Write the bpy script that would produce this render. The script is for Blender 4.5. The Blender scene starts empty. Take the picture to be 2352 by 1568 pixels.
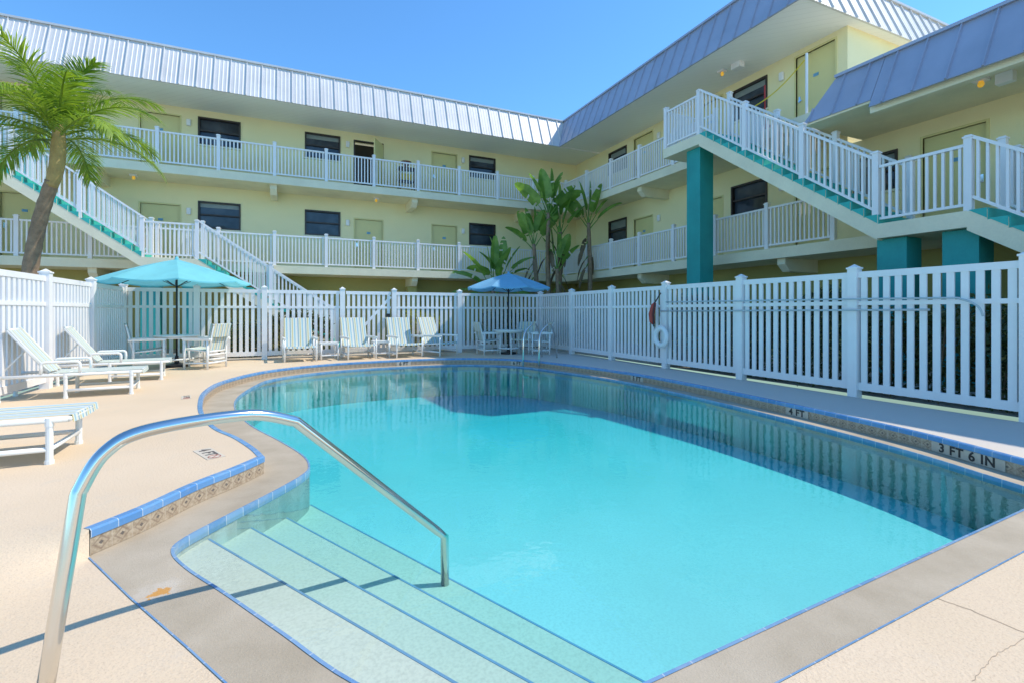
import bpy, bmesh, math, random
from mathutils import Vector, Matrix
from mathutils.geometry import delaunay_2d_cdt
random.seed(7)
SC = bpy.context.scene
COL = SC.collection
PI = math.pi
F = 1106.0; CX = 1176.0; HZ = 717.0; EYE = 1.25
CA, SA = 0.9097, 0.4153

def G(px, py, z=0.0):
    Y = F*(EYE-z)/(py-HZ); X = (px-CX)/F*Y
    return Vector((X*CA+Y*SA, -X*SA+Y*CA, z))
def CAMP(X, Y, z):
    return Vector((X*CA+Y*SA, -X*SA+Y*CA, z))

# ---------------------------------------------------------------- materials
def new_mat(name):
    m = bpy.data.materials.new(name); m.use_nodes = True
    nt = m.node_tree; b = nt.nodes['Principled BSDF']
    return m, nt, b
def N(nt, t, **k):
    n = nt.nodes.new(t)
    for a, v in k.items(): setattr(n, a, v)
    return n
def L(nt, a, b): nt.links.new(a, b)
def math_(nt, op, a, b=None):
    n = N(nt, 'ShaderNodeMath', operation=op)
    for i, v in enumerate((a, b)):
        if v is None: continue
        if isinstance(v, (int, float)): n.inputs[i].default_value = v
        else: L(nt, v, n.inputs[i])
    return n.outputs[0]
def mix(nt, fac, a, b, mode='MIX'):
    n = N(nt, 'ShaderNodeMix', data_type='RGBA', blend_type=mode)
    for s, v in ((n.inputs[0], fac), (n.inputs[6], a), (n.inputs[7], b)):
        if isinstance(v, (int, float)): s.default_value = v
        elif isinstance(v, tuple): s.default_value = (*v, 1)
        else: L(nt, v, s)
    return n.outputs[2]
def noise(nt, scale, detail=4, vec=None, rough=0.55):
    n = N(nt, 'ShaderNodeTexNoise'); n.inputs['Scale'].default_value = scale
    n.inputs['Detail'].default_value = detail; n.inputs['Roughness'].default_value = rough
    if vec: L(nt, vec, n.inputs['Vector'])
    return n.outputs['Fac']
def ramp(nt, fac, p0, p1):
    n = N(nt, 'ShaderNodeMapRange'); n.inputs[1].default_value = p0; n.inputs[2].default_value = p1
    L(nt, fac, n.inputs[0]); return n.outputs[0]
def pm(name, col, rough=0.6, var=0.12, scale=3.0, fine=60.0, bump=0.15, metallic=0.0, dark=None, bdist=0.01, spec=0.5):
    m, nt, b = new_mat(name)
    tc = N(nt, 'ShaderNodeNewGeometry').outputs['Position']
    n1 = ramp(nt, noise(nt, scale, 5, tc), 0.3, 0.7); n2 = noise(nt, fine, 3, tc)
    dk = dark or tuple(c*(1-2.2*var) for c in col)
    c = mix(nt, n1, dk, col)
    c = mix(nt, ramp(nt, n2, 0.25, 0.75), mix(nt, 1.0, c, (1-var, 1-var, 1-var), 'MULTIPLY'), c)
    L(nt, c, b.inputs['Base Color'])
    b.inputs['Roughness'].default_value = rough; b.inputs['Metallic'].default_value = metallic
    b.inputs['Specular IOR Level'].default_value = spec
    if bump:
        bp = N(nt, 'ShaderNodeBump'); bp.inputs['Strength'].default_value = bump; bp.inputs['Distance'].default_value = bdist
        L(nt, n2, bp.inputs['Height']); L(nt, bp.outputs[0], b.inputs['Normal'])
    return m
MT = {}
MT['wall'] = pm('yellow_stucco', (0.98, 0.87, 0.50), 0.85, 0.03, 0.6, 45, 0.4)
MT['wall_shade'] = pm('yellow_stucco_shade', (0.50, 0.44, 0.15), 0.85, 0.06, 0.8, 45, 0.4)  # the yellow stucco darkened, sunless shade of the ground storey in its colour
MT['slab'] = pm('cream_concrete', (0.94, 0.85, 0.60), 0.8, 0.06, 1.5, 30, 0.35)
MT['door'] = pm('olive_door_paint', (0.80, 0.71, 0.32), 0.5, 0.03, 1.0, 40, 0.05)
MT['white'] = pm('white_vinyl', (0.90, 0.87, 0.84), 0.38, 0.02, 1.7, 12, 0.02)
MT['white_dirty'] = pm('white_fence_vinyl', (0.89, 0.86, 0.83), 0.42, 0.03, 2.2, 9, 0.03)
MT['pvc'] = pm('white_pvc', (0.86, 0.85, 0.80), 0.3, 0.02, 4, 20, 0.0)
MT['pole'] = pm('pale_grey_pole', (0.50, 0.56, 0.56), 0.3, 0.05, 4, 20, 0.0)
MT['bronze'] = pm('dark_bronze_frame', (0.05, 0.035, 0.028), 0.4, 0.1, 3, 30, 0.0)
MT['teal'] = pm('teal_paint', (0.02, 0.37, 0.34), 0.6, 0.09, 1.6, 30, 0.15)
MT['teal_steps'] = pm('teal_step_paint', (0.04, 0.52, 0.44), 0.6, 0.09, 2.6, 30, 0.15)  # lighter teal for the stair steps and their ends
MT['dark'] = pm('interior_shade', (0.03, 0.028, 0.025), 0.8, 0.1, 1, 10, 0)
MT['black'] = pm('black_metal', (0.02, 0.02, 0.022), 0.45, 0.1, 4, 40, 0)
MT['ledge'] = pm('pool_ledge_aggregate', (0.56, 0.46, 0.33), 0.85, 0.12, 2.6, 150, 0.7, bdist=0.004, dark=(0.43, 0.345, 0.235))
MT['trunk'] = pm('palm_trunk_bark', (0.40, 0.27, 0.16), 0.9, 0.2, 8, 60, 0.8)
MT['shaft'] = pm('palm_crownshaft', (0.52, 0.36, 0.12), 0.7, 0.15, 6, 40, 0.4)
MT['brownleaf'] = pm('dead_leaf', (0.24, 0.17, 0.09), 0.8, 0.2, 4, 20, 0.3)
MT['rust'] = pm('orange_red_foam', (0.55, 0.06, 0.04), 0.5, 0.1, 4, 30, 0.05)
MT['paving'] = pm('pale_paving', (0.58, 0.50, 0.40), 0.9, 0.1, 0.8, 40, 0.3)
MT['ink'] = pm('black_lettering', (0.03, 0.03, 0.03), 0.5, 0.05, 4, 20, 0)
MT['plate'] = pm('cream_marker_tile', (0.62, 0.54, 0.42), 0.5, 0.08, 8, 40, 0)
MT['deckplate'] = pm('worn_marker_tile', (0.70, 0.60, 0.46), 0.6, 0.05, 8, 40, 0)
MT['wornink'] = pm('worn_lettering', (0.20, 0.16, 0.13), 0.6, 0.2, 14, 60, 0)
MT['gravelred'] = pm('red_plastic', (0.5, 0.03, 0.02), 0.4, 0.05, 4, 20, 0)
MT['wornred'] = pm('worn_red_symbol', (0.5, 0.18, 0.13), 0.6, 0.15, 14, 60, 0)
MT['tape'] = pm('yellow_tape', (0.85, 0.62, 0.02), 0.5, 0.05, 4, 20, 0)
MT['terracotta'] = pm('terracotta', (0.30, 0.12, 0.07), 0.7, 0.1, 4, 20, 0.2)

def leafmat(name, a, b_, trans=0.25):
    m, nt, b = new_mat(name)
    pos = N(nt, 'ShaderNodeNewGeometry').outputs['Position']
    c = mix(nt, ramp(nt, noise(nt, 2.2, 4, pos), 0.3, 0.7), a, b_)
    L(nt, c, b.inputs['Base Color']); b.inputs['Roughness'].default_value = 0.42
    tr = N(nt, 'ShaderNodeBsdfTranslucent'); L(nt, mix(nt, 1.0, c, (1.6, 1.7, 0.7), 'MULTIPLY'), tr.inputs[0])
    ms = N(nt, 'ShaderNodeMixShader'); ms.inputs[0].default_value = trans
    L(nt, b.outputs[0], ms.inputs[1]); L(nt, tr.outputs[0], ms.inputs[2])
    L(nt, ms.outputs[0], nt.nodes['Material Output'].inputs[0])
    return m
MT['palm'] = leafmat('palm_leaf', (0.10, 0.19, 0.015), (0.34, 0.44, 0.05), 0.35)
MT['banana'] = leafmat('banana_leaf', (0.08, 0.19, 0.035), (0.26, 0.42, 0.09), 0.35)
MT['hedge'] = leafmat('hedge_leaf', (0.035, 0.065, 0.018), (0.13, 0.15, 0.05), 0.2)
MT['shrub'] = leafmat('shrub_leaf', (0.16, 0.20, 0.03), (0.45, 0.42, 0.06), 0.3)

def deck_mat():
    m, nt, b = new_mat('beige_pool_deck')
    pos = N(nt, 'ShaderNodeNewGeometry').outputs['Position']
    c = mix(nt, ramp(nt, noise(nt, 0.55, 6, pos), 0.35, 0.65), (0.69, 0.525, 0.345), (0.76, 0.585, 0.395))
    sp = ramp(nt, noise(nt, 150, 2, pos), 0.52, 0.72)
    c = mix(nt, math_(nt, 'MULTIPLY', sp, 0.5), c, (0.45, 0.33, 0.22))
    st = ramp(nt, noise(nt, 3.3, 8, pos, 0.7), 0.54, 0.70)
    c = mix(nt, math_(nt, 'MULTIPLY', st, 0.35), c, (0.60, 0.50, 0.38))
    st2 = ramp(nt, noise(nt, 1.1, 8, pos, 0.75), 0.60, 0.68)
    c = mix(nt, math_(nt, 'MULTIPLY', st2, 0.3), c, (0.52, 0.40, 0.28))
    sx = N(nt, 'ShaderNodeSeparateXYZ'); L(nt, pos, sx.inputs[0])
    g = ramp(nt, math_(nt, 'ADD', sx.outputs[0], math_(nt, 'MULTIPLY', noise(nt, 1.5, 3, pos), 0.5)), 5.4, 6.4)
    c = mix(nt, g, c, (0.62, 0.55, 0.47))  # greyer towards the right fence, shade of that strip mixed into the colour
    L(nt, c, b.inputs['Base Color']); b.inputs['Roughness'].default_value = 0.85
    bp = N(nt, 'ShaderNodeBump'); bp.inputs['Strength'].default_value = 0.7; bp.inputs['Distance'].default_value = 0.006
    L(nt, noise(nt, 60, 5, pos), bp.inputs['Height']); L(nt, bp.outputs[0], b.inputs['Normal'])
    return m
MT['deck'] = deck_mat()

def tile_mat(name, a, b_, grout, pitch, gw, rough=0.2):
    m, nt, b = new_mat(name)
    uv = N(nt, 'ShaderNodeUVMap').outputs[0]; s = N(nt, 'ShaderNodeSeparateXYZ'); L(nt, uv, s.inputs[0])
    u = math_(nt, 'DIVIDE', s.outputs[0], pitch)
    fr = math_(nt, 'FRACT', u); g = math_(nt, 'LESS_THAN', fr, gw)
    wn = N(nt, 'ShaderNodeTexWhiteNoise', noise_dimensions='1D'); L(nt, math_(nt, 'FLOOR', u), wn.inputs['W'])
    c = mix(nt, wn.outputs['Value'], a, b_); c = mix(nt, g, c, grout)
    pos = N(nt, 'ShaderNodeNewGeometry').outputs['Position']
    c = mix(nt, math_(nt, 'MULTIPLY', ramp(nt, noise(nt, 9, 5, pos, 0.7), 0.5, 0.75), 0.35), c, (0.5, 0.5, 0.48))
    L(nt, c, b.inputs['Base Color']); b.inputs['Roughness'].default_value = rough
    return m
MT['bluetile'] = tile_mat('blue_edge_tile', (0.10, 0.25, 0.49), (0.15, 0.32, 0.56), (0.45, 0.52, 0.6), 0.15, 0.035)
MT['bluetile2'] = tile_mat('blue_waterline_tile', (0.14, 0.27, 0.45), (0.22, 0.35, 0.50), (0.45, 0.5, 0.55), 0.15, 0.04)
def deco_mat():
    m, nt, b = new_mat('patterned_band_tile')
    uv = N(nt, 'ShaderNodeUVMap').outputs[0]; s = N(nt, 'ShaderNodeSeparateXYZ'); L(nt, uv, s.inputs[0])
    u = math_(nt, 'SUBTRACT', math_(nt, 'FRACT', math_(nt, 'DIVIDE', s.outputs[0], 0.12)), 0.5)
    v = math_(nt, 'SUBTRACT', math_(nt, 'DIVIDE', s.outputs[1], 0.115), 0.45)
    d = math_(nt, 'ADD', math_(nt, 'ABSOLUTE', u), math_(nt, 'MULTIPLY', math_(nt, 'ABSOLUTE', v), 1.1))
    nz = noise(nt, 38, 5, uv, 0.7)
    c = mix(nt, ramp(nt, nz, 0.35, 0.65), (0.32, 0.23, 0.15), (0.54, 0.43, 0.30))
    ringf = math_(nt, 'MULTIPLY', math_(nt, 'LESS_THAN', d, 0.42), math_(nt, 'GREATER_THAN', d, 0.3))
    c = mix(nt, math_(nt, 'MULTIPLY', ringf, 0.5), c, (0.20, 0.13, 0.09))
    c = mix(nt, math_(nt, 'MULTIPLY', math_(nt, 'LESS_THAN', d, 0.12), 0.8), c, (0.08, 0.07, 0.07))
    g = math_(nt, 'GREATER_THAN', math_(nt, 'ABSOLUTE', u), 0.47)
    c = mix(nt, math_(nt, 'MULTIPLY', g, 0.5), c, (0.55, 0.46, 0.34))
    L(nt, c, b.inputs['Base Color']); b.inputs['Roughness'].default_value = 0.4
    return m
MT['deco'] = deco_mat()

def plaster(name, a, b_, c_):
    m, nt, b = new_mat(name)
    pos = N(nt, 'ShaderNodeNewGeometry').outputs['Position']
    c = mix(nt, ramp(nt, noise(nt, 0.8, 6, pos), 0.3, 0.7), a, b_)
    c = mix(nt, ramp(nt, noise(nt, 60, 2, pos), 0.4, 0.8), c, c_)
    L(nt, c, b.inputs['Base Color']); b.inputs['Roughness'].default_value = 0.7
    return m
MT['plaster'] = plaster('pool_plaster', (0.56, 0.62, 0.63), (0.64, 0.69, 0.70), (0.52, 0.57, 0.58))
MT['stepplaster'] = plaster('step_plaster', (0.60, 0.58, 0.50), (0.68, 0.65, 0.56), (0.52, 0.50, 0.43))

def N_ramp(nt, fac, p0, p1):
    n = N(nt, 'ShaderNodeMapRange'); n.inputs[1].default_value = p0; n.inputs[2].default_value = p1
    n.inputs[3].default_value = 0; n.inputs[4].default_value = 1
    L(nt, fac, n.inputs[0]); return n.outputs[0]
def water_mat():
    m, nt, b = new_mat('pool_water'); nt.nodes.remove(b)
    pos = N(nt, 'ShaderNodeNewGeometry').outputs['Position']
    h = math_(nt, 'ADD', noise(nt, 3.0, 3, pos), math_(nt, 'MULTIPLY', noise(nt, 13, 2, pos), 0.45))
    sub = N(nt, 'ShaderNodeVectorMath', operation='SUBTRACT'); L(nt, pos, sub.inputs[0]); sub.inputs[1].default_value = G(1690, 1200, -0.19)
    ln = N(nt, 'ShaderNodeVectorMath', operation='LENGTH'); L(nt, sub.outputs[0], ln.inputs[0])
    amp = math_(nt, 'MULTIPLY', N_ramp(nt, ln.outputs['Value'], 0.9, 0.0), noise(nt, 16, 4, pos))
    h = math_(nt, 'ADD', h, math_(nt, 'MULTIPLY', amp, 5.0))
    bp = N(nt, 'ShaderNodeBump'); bp.inputs['Strength'].default_value = 0.2; bp.inputs['Distance'].default_value = 0.012
    L(nt, h, bp.inputs['Height'])
    fr = N(nt, 'ShaderNodeFresnel'); fr.inputs[0].default_value = 1.33; L(nt, bp.outputs[0], fr.inputs['Normal'])
    gl = N(nt, 'ShaderNodeBsdfGlossy'); gl.inputs['Roughness'].default_value = 0.0; L(nt, bp.outputs[0], gl.inputs['Normal'])
    tr = N(nt, 'ShaderNodeBsdfTransparent'); tr.inputs[0].default_value = (0.97, 1, 1, 1)
    ms = N(nt, 'ShaderNodeMixShader'); L(nt, fr.outputs[0], ms.inputs[0]); L(nt, tr.outputs[0], ms.inputs[1]); L(nt, gl.outputs[0], ms.inputs[2])
    L(nt, ms.outputs[0], nt.nodes['Material Output'].inputs['Surface'])
    va = N(nt, 'ShaderNodeVolumeAbsorption'); va.inputs['Color'].default_value = (0.14, 0.935, 0.96, 1); va.inputs['Density'].default_value = 0.85
    L(nt, va.outputs[0], nt.nodes['Material Output'].inputs['Volume'])
    return m
MT['water'] = water_mat()

def metal(name, col, rough, met=1.0):
    m, nt, b = new_mat(name); pos = N(nt, 'ShaderNodeNewGeometry').outputs['Position']
    nz = noise(nt, 1.2, 5, pos)
    L(nt, mix(nt, ramp(nt, nz, 0.3, 0.7), tuple(c*0.86 for c in col), col), b.inputs['Base Color'])
    b.inputs['Metallic'].default_value = met
    L(nt, math_(nt, 'ADD', math_(nt, 'MULTIPLY', nz, 0.15), rough), b.inputs['Roughness'])
    return m
MT['chrome'] = metal('polished_steel', (0.80, 0.77, 0.72), 0.07)
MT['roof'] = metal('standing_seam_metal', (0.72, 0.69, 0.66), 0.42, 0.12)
MT['roof_shaded'] = metal('standing_seam_metal_shaded', (0.44, 0.46, 0.55), 0.32, 0.2)  # same roof metal, with the bluish shade of these sides in its colour
def glass():
    m, nt, b = new_mat('dark_window_glass')
    b.inputs['Roughness'].default_value = 0.04
    pos = N(nt, 'ShaderNodeNewGeometry').outputs['Position']
    c = mix(nt, ramp(nt, noise(nt, 0.9, 3, pos), 0.35, 0.65), (0.015, 0.022, 0.035), (0.08, 0.10, 0.13))
    L(nt, c, b.inputs['Base Color'])
    return m
MT['glass'] = glass()
MT['blind'] = pm('grey_green_blind', (0.30, 0.34, 0.32), 0.5, 0.06, 3, 20, 0)
def soffit():
    m, nt, b = new_mat('white_beadboard_soffit')
    pos = N(nt, 'ShaderNodeNewGeometry').outputs['Position']; s = N(nt, 'ShaderNodeSeparateXYZ'); L(nt, pos, s.inputs[0])
    ln = math_(nt, 'LESS_THAN', math_(nt, 'FRACT', math_(nt, 'MULTIPLY', math_(nt, 'ADD', s.outputs[0], s.outputs[1]), 3.2)), 0.05)
    c = mix(nt, math_(nt, 'MULTIPLY', ln, 0.4), (0.95, 0.93, 0.87), (0.5, 0.48, 0.44))
    c = mix(nt, ramp(nt, noise(nt, 0.7, 4, pos), 0.3, 0.8), c, (0.90, 0.88, 0.82))
    L(nt, c, b.inputs['Base Color']); b.inputs['Roughness'].default_value = 0.6
    return m
MT['soffit'] = soffit()
def sling():
    m, nt, b = new_mat('striped_sling_fabric')
    s = N(nt, 'ShaderNodeSeparateXYZ'); L(nt, N(nt, 'ShaderNodeTexCoord').outputs['Object'], s.inputs[0])
    fr = math_(nt, 'FRACT', math_(nt, 'MULTIPLY', math_(nt, 'ADD', s.outputs[0], 2.0), 5.4))
    r = N(nt, 'ShaderNodeValToRGB'); L(nt, fr, r.inputs[0]); cr = r.color_ramp; cr.interpolation = 'CONSTANT'
    st = [(0, (0.68, 0.68, 0.58)), (0.16, (0.28, 0.48, 0.56)), (0.32, (0.68, 0.68, 0.58)), (0.46, (0.58, 0.49, 0.22)), (0.58, (0.66, 0.66, 0.56)), (0.7, (0.36, 0.48, 0.38)), (0.78, (0.20, 0.32, 0.50)), (0.86, (0.66, 0.66, 0.56))]
    while len(cr.elements) < len(st): cr.elements.new(0.5)
    for e, (p, c) in zip(cr.elements, st): e.position = p; e.color = (*c, 1)
    L(nt, r.outputs[0], b.inputs['Base Color']); b.inputs['Roughness'].default_value = 0.8
    return m
MT['sling'] = sling()
def canopy(name, col):
    m, nt, b = new_mat(name); pos = N(nt, 'ShaderNodeNewGeometry').outputs['Position']
    c = mix(nt, ramp(nt, noise(nt, 3, 4, pos), 0.3, 0.7), tuple(x*0.9 for x in col), col)
    L(nt, c, b.inputs['Base Color']); b.inputs['Roughness'].default_value = 0.85
    tr = N(nt, 'ShaderNodeBsdfTranslucent'); L(nt, c, tr.inputs[0])
    ms = N(nt, 'ShaderNodeMixShader'); ms.inputs[0].default_value = 0.35
    L(nt, b.outputs[0], ms.inputs[1]); L(nt, tr.outputs[0], ms.inputs[2]); L(nt, ms.outputs[0], nt.nodes['Material Output'].inputs[0])
    return m
MT['canopy1'] = canopy('turquoise_canvas', (0.26, 0.74, 0.80))
MT['canopy2'] = canopy('blue_canvas', (0.26, 0.58, 0.80))
def bulb():
    m, nt, b = new_mat('amber_bulb'); b.inputs['Base Color'].default_value = (0.85, 0.5, 0.05, 1)
    b.inputs['Emission Color'].default_value = (1, 0.5, 0.05, 1); b.inputs['Emission Strength'].default_value = 0.35
    b.inputs['Roughness'].default_value = 0.2
    return m
MT['bulb'] = bulb()

# ---------------------------------------------------------------- mesh building
def root_loc(o):
    while o.parent: o = o.parent
    return o.location.copy()
class MB:
    def __init__(s, T=None): s.v = []; s.f = []; s.uv = []; s.T = T
    def add(s, vs, fs, uvs=None):
        b = len(s.v)
        for p in vs:
            p = Vector(p); s.v.append(Vector(s.T(*p)) if s.T else p)
        for i, f in enumerate(fs):
            s.f.append([b+k for k in f]); s.uv.append(uvs[i] if uvs else None)
        return s
    def box(s, x0, x1, y0, y1, z0, z1):
        vs = [(x, y, z) for z in (z0, z1) for y in (y0, y1) for x in (x0, x1)]
        return s.add(vs, [(0, 2, 3, 1), (4, 5, 7, 6), (0, 1, 5, 4), (2, 6, 7, 3), (0, 4, 6, 2), (1, 3, 7, 5)])
    def prism(s, pts, ext):
        n = len(pts); e = Vector(ext); a = [Vector(p) for p in pts]; vs = a+[p+e for p in a]
        return s.add(vs, [tuple(range(n)), tuple(range(2*n-1, n-1, -1))]+[(i, (i+1) % n, n+(i+1) % n, n+i) for i in range(n)])
    def bar(s, p, q, w, h, up=(0, 0, 1)):
        p = Vector(p); q = Vector(q); d = (q-p).normalized(); u = Vector(up)
        if abs(d.dot(u)) > 0.99: u = Vector((0, 1, 0))
        r = d.cross(u).normalized()*w/2; t = r.cross(d).normalized()*h/2
        return s.prism([p-r-t, p+r-t, p+r+t, p-r+t], q-p)
    def tube(s, pts, r, n=8, cap=True):
        pts = [Vector(p) for p in pts]; m = len(pts); vs = []; fs = []
        rr = r if isinstance(r, (list, tuple)) else [r]*m
        ref = None
        for i, p in enumerate(pts):
            d = (pts[min(i+1, m-1)]-pts[max(i-1, 0)]).normalized()
            if ref is None:
                a = Vector((0, 0, 1)) if abs(d.z) < 0.9 else Vector((1, 0, 0)); ref = d.cross(a).normalized()
            else: ref = (ref-d*ref.dot(d)).normalized()
            b = d.cross(ref)
            for k in range(n):
                t = 2*PI*k/n; vs.append(p+(ref*math.cos(t)+b*math.sin(t))*rr[i])
        for i in range(m-1):
            for k in range(n): fs.append((i*n+k, i*n+(k+1) % n, (i+1)*n+(k+1) % n, (i+1)*n+k))
        if cap: fs += [tuple(range(n-1, -1, -1)), tuple(range((m-1)*n, m*n))]
        return s.add(vs, fs)
    def build(s, name, mat, parent=None, smooth=False, bevel=0.0, recalc=True):
        me = bpy.data.meshes.new(name)
        off = root_loc(parent) if parent else Vector((0, 0, 0))
        me.from_pydata([v-off for v in s.v], [], s.f)
        if any(u is not None for u in s.uv):
            ul = me.uv_layers.new(name='UVMap'); k = 0
            for i, f in enumerate(s.f):
                for j in range(len(f)):
                    if s.uv[i]: ul.data[k].uv = s.uv[i][j]
                    k += 1
        if recalc:
            bm = bmesh.new(); bm.from_mesh(me); bmesh.ops.recalc_face_normals(bm, faces=bm.faces); bm.to_mesh(me); bm.free()
        if smooth:
            for p in me.polygons: p.use_smooth = True
        me.materials.append(mat if not isinstance(mat, str) else MT[mat])
        o = bpy.data.objects.new(name, me); COL.objects.link(o)
        if parent: o.parent = parent
        if bevel:
            b = o.modifiers.new('Bevel', 'BEVEL'); b.width = bevel; b.segments = 2; b.limit_method = 'ANGLE'
        return o
def thing(name, label, cat, loc=(0, 0, 0), group=None):
    o = bpy.data.objects.new(name, None); COL.objects.link(o); o.location = loc; o.empty_display_size = 0.1
    o['label'] = label; o['category'] = cat
    if group: o['group'] = group
    return o
def struct(o, label=None, cat=None):
    o['kind'] = 'structure'
    if label: o['label'] = label
    if cat: o['category'] = cat
    return o
def tag(o, label, cat, group=None):
    o['label'] = label; o['category'] = cat
    if group: o['group'] = group
    return o
def copy_tree(o, parent=None):
    c = o.copy(); COL.objects.link(c); c.parent = parent
    for ch in list(o.children): copy_tree(ch, c)
    return c
def fillet(pts, r, n=6):
    pts = [Vector(p) for p in pts]; out = [pts[0]]
    for i in range(1, len(pts)-1):
        a = pts[i]+(pts[i-1]-pts[i]).normalized()*min(r, (pts[i-1]-pts[i]).length*0.45)
        c = pts[i]+(pts[i+1]-pts[i]).normalized()*min(r, (pts[i+1]-pts[i]).length*0.45)
        for k in range(n+1):
            t = k/n; out.append(a*(1-t)**2+pts[i]*2*t*(1-t)+c*t*t)
    out.append(pts[-1]); return out
def catmull(P, n=6):
    out = []
    for i in range(len(P)-1):
        p0 = P[max(i-1, 0)]; p1 = P[i]; p2 = P[i+1]; p3 = P[min(i+2, len(P)-1)]
        for k in range(n):
            t = k/n
            out.append(0.5*((2*p1)+(p2-p0)*t+(2*p0-5*p1+4*p2-p3)*t*t+(3*p1-p0-3*p2+p3)*t**3))
    out.append(P[-1].copy()); return out
def xy(v): return Vector((v[0], v[1]))

# ---------------------------------------------------------------- pool outlines
ZL = -0.15; ZW = -0.18
A = xy(G(205, 1215, 0)); B = xy(G(205, 1280, ZL))
o1 = catmull([A, xy(G(330, 1165)), xy(G(450, 1110)), xy(G(545, 1073)), xy(G(605, 1047))], 5)
o2 = catmull([xy(G(*p)) for p in [(605, 1047), (585, 1028), (545, 1003), (500, 983), (470, 955), (463, 925), (475, 897), (520, 873), (620, 850), (760, 835), (920, 826), (1060, 822), (1190, 825), (1300, 836), (1450, 856), (1600, 883), (1830, 930), (2100, 990), (2352, 1055)]]+[Vector((5.5, 1.38))], 6)
o3 = [Vector((0.27, 1.19)), Vector((0.12, 1.42))]+[xy(G(520, 1568, ZL)), xy(G(430, 1485, ZL)), xy(G(300, 1372, ZL)), B]
raised = o1+o2[1:]
outer = raised+o3
def normals(P):
    out = []
    for i in range(len(P)):
        d = (P[min(i+1, len(P)-1)]-P[max(i-1, 0)]).normalized(); out.append(Vector((d.y, -d.x)))
    return out
ra_n = normals(raised)
far_idx = [i for i, p in enumerate(raised) if p.y > 11.3 or (p.x > 4)]
far_in = [raised[i]+ra_n[i]*0.25 for i in far_idx if raised[i].y > 1.75][::3]
ileft = [xy(G(*p, ZL)) for p in [(820, 1568), (650, 1452), (520, 1362), (430, 1303), (398, 1265), (425, 1235), (520, 1184), (640, 1122), (698, 1088), (711, 1068), (694, 1043), (640, 1010), (575, 975), (541, 940), (548, 910), (595, 880)]]
inner = catmull([Vector((0.62, 1.42))]+ileft+far_in, 5)+[Vector((5.30, 1.63))]
def strip(mb, P, prof, nsign=1, closed=False, arc0=0.0):
    Ns = normals(P); n = len(P); arcs = [arc0]
    for i in range(1, n): arcs.append(arcs[-1]+(P[i]-P[i-1]).length)
    vs = []; m = len(prof); pl = [0]
    for j in range(1, m): pl.append(pl[-1]+math.hypot(prof[j][0]-prof[j-1][0], prof[j][1]-prof[j-1][1]))
    for i in range(n):
        for (o, z) in prof:
            q = P[i]+Ns[i]*o*nsign; vs.append((q.x, q.y, z))
    fs = []; uvs = []
    for i in range(n-1):
        for j in range(m-1):
            fs.append((i*m+j, (i+1)*m+j, (i+1)*m+j+1, i*m+j+1))
            uvs.append([(arcs[i], pl[j]), (arcs[i+1], pl[j]), (arcs[i+1], pl[j+1]), (arcs[i], pl[j+1])])
    mb.add(vs, fs, uvs); return mb
def inside(p, poly):
    c = False; n = len(poly); x, y = p[0], p[1]
    for i in range(n):
        a = poly[i]; b = poly[i-1]
        if (a.y > y) != (b.y > y) and x < (b.x-a.x)*(y-a.y)/(b.y-a.y)+a.x: c = not c
    return c
def cdt(polys, extra):
    vs = []; ed = []
    for P in polys:
        b = len(vs); vs += P; ed += [(b+i, b+(i+1) % len(P)) for i in range(len(P))]
    vs += extra
    r = delaunay_2d_cdt(vs, ed, [], 0, 1e-6)
    return r[0], r[2]
C0 = (A+B)/2
def deck_h(p):
    a = math.degrees(math.atan2(p.y-C0.y, p.x-C0.x)) % 360
    if (p-A).length < 1e-4: return 0.0
    if (p-B).length < 1e-4: return ZL
    if p.x > 4.2 and p.y > -2:
        return ZL*(1-max(0, min(1, (p.y-1.38)/0.5)))
    if a < 70 or inside(p, outer):
        return 0.0 if p.y > C0.y else ZL
    t = max(0, min(1, (a-140)/135)); t = t*t*(3-2*t)
    return ZL*t
DX0, DX1, DY0, DY1 = -3.95, 7.95, -5.0, 14.75
rect = [Vector((DX0, DY0)), Vector((DX1, DY0)), Vector((DX1, DY1)), Vector((DX0, DY1))]
ext = []
def near_d(p, poly): return min((p-q).length for q in poly)
y = DY0+0.3
while y < DY1-0.1:
    x = DX0+0.3
    while x < DX1-0.1:
        p = Vector((x+random.uniform(-.05, .05), y+random.uniform(-.05, .05)))
        if not inside(p, outer) and near_d(p, outer) > 0.15: ext.append(p)
        x += 0.35
    y += 0.35
for r_ in (0.08, 0.16, 0.28, 0.45):
    for k in range(30):
        a = math.radians(60+k*8); p = C0+Vector((math.cos(a), math.sin(a)))*r_
        if not inside(p, outer) and near_d(p, outer) > 0.03: ext.append(p)
vs, fs = cdt([rect, outer], ext)
mb = MB()
mb.add([(v.x, v.y, deck_h(v)) for v in vs], [f for f in fs if not inside(sum((vs[i] for i in f), Vector((0, 0)))/len(f), outer)])
deck = struct(mb.build('pool_deck', 'deck', smooth=True))
vs, fs = cdt([outer, inner], [])
mb = MB()
def keep(f):
    c = sum((vs[i] for i in f), Vector((0, 0)))/len(f); return inside(c, outer) and not inside(c, inner)
mb.add([(v.x, v.y, ZL) for v in vs], [f for f in fs if keep(f)])
ledge = struct(mb.build('pool_ledge', 'ledge'))
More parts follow.
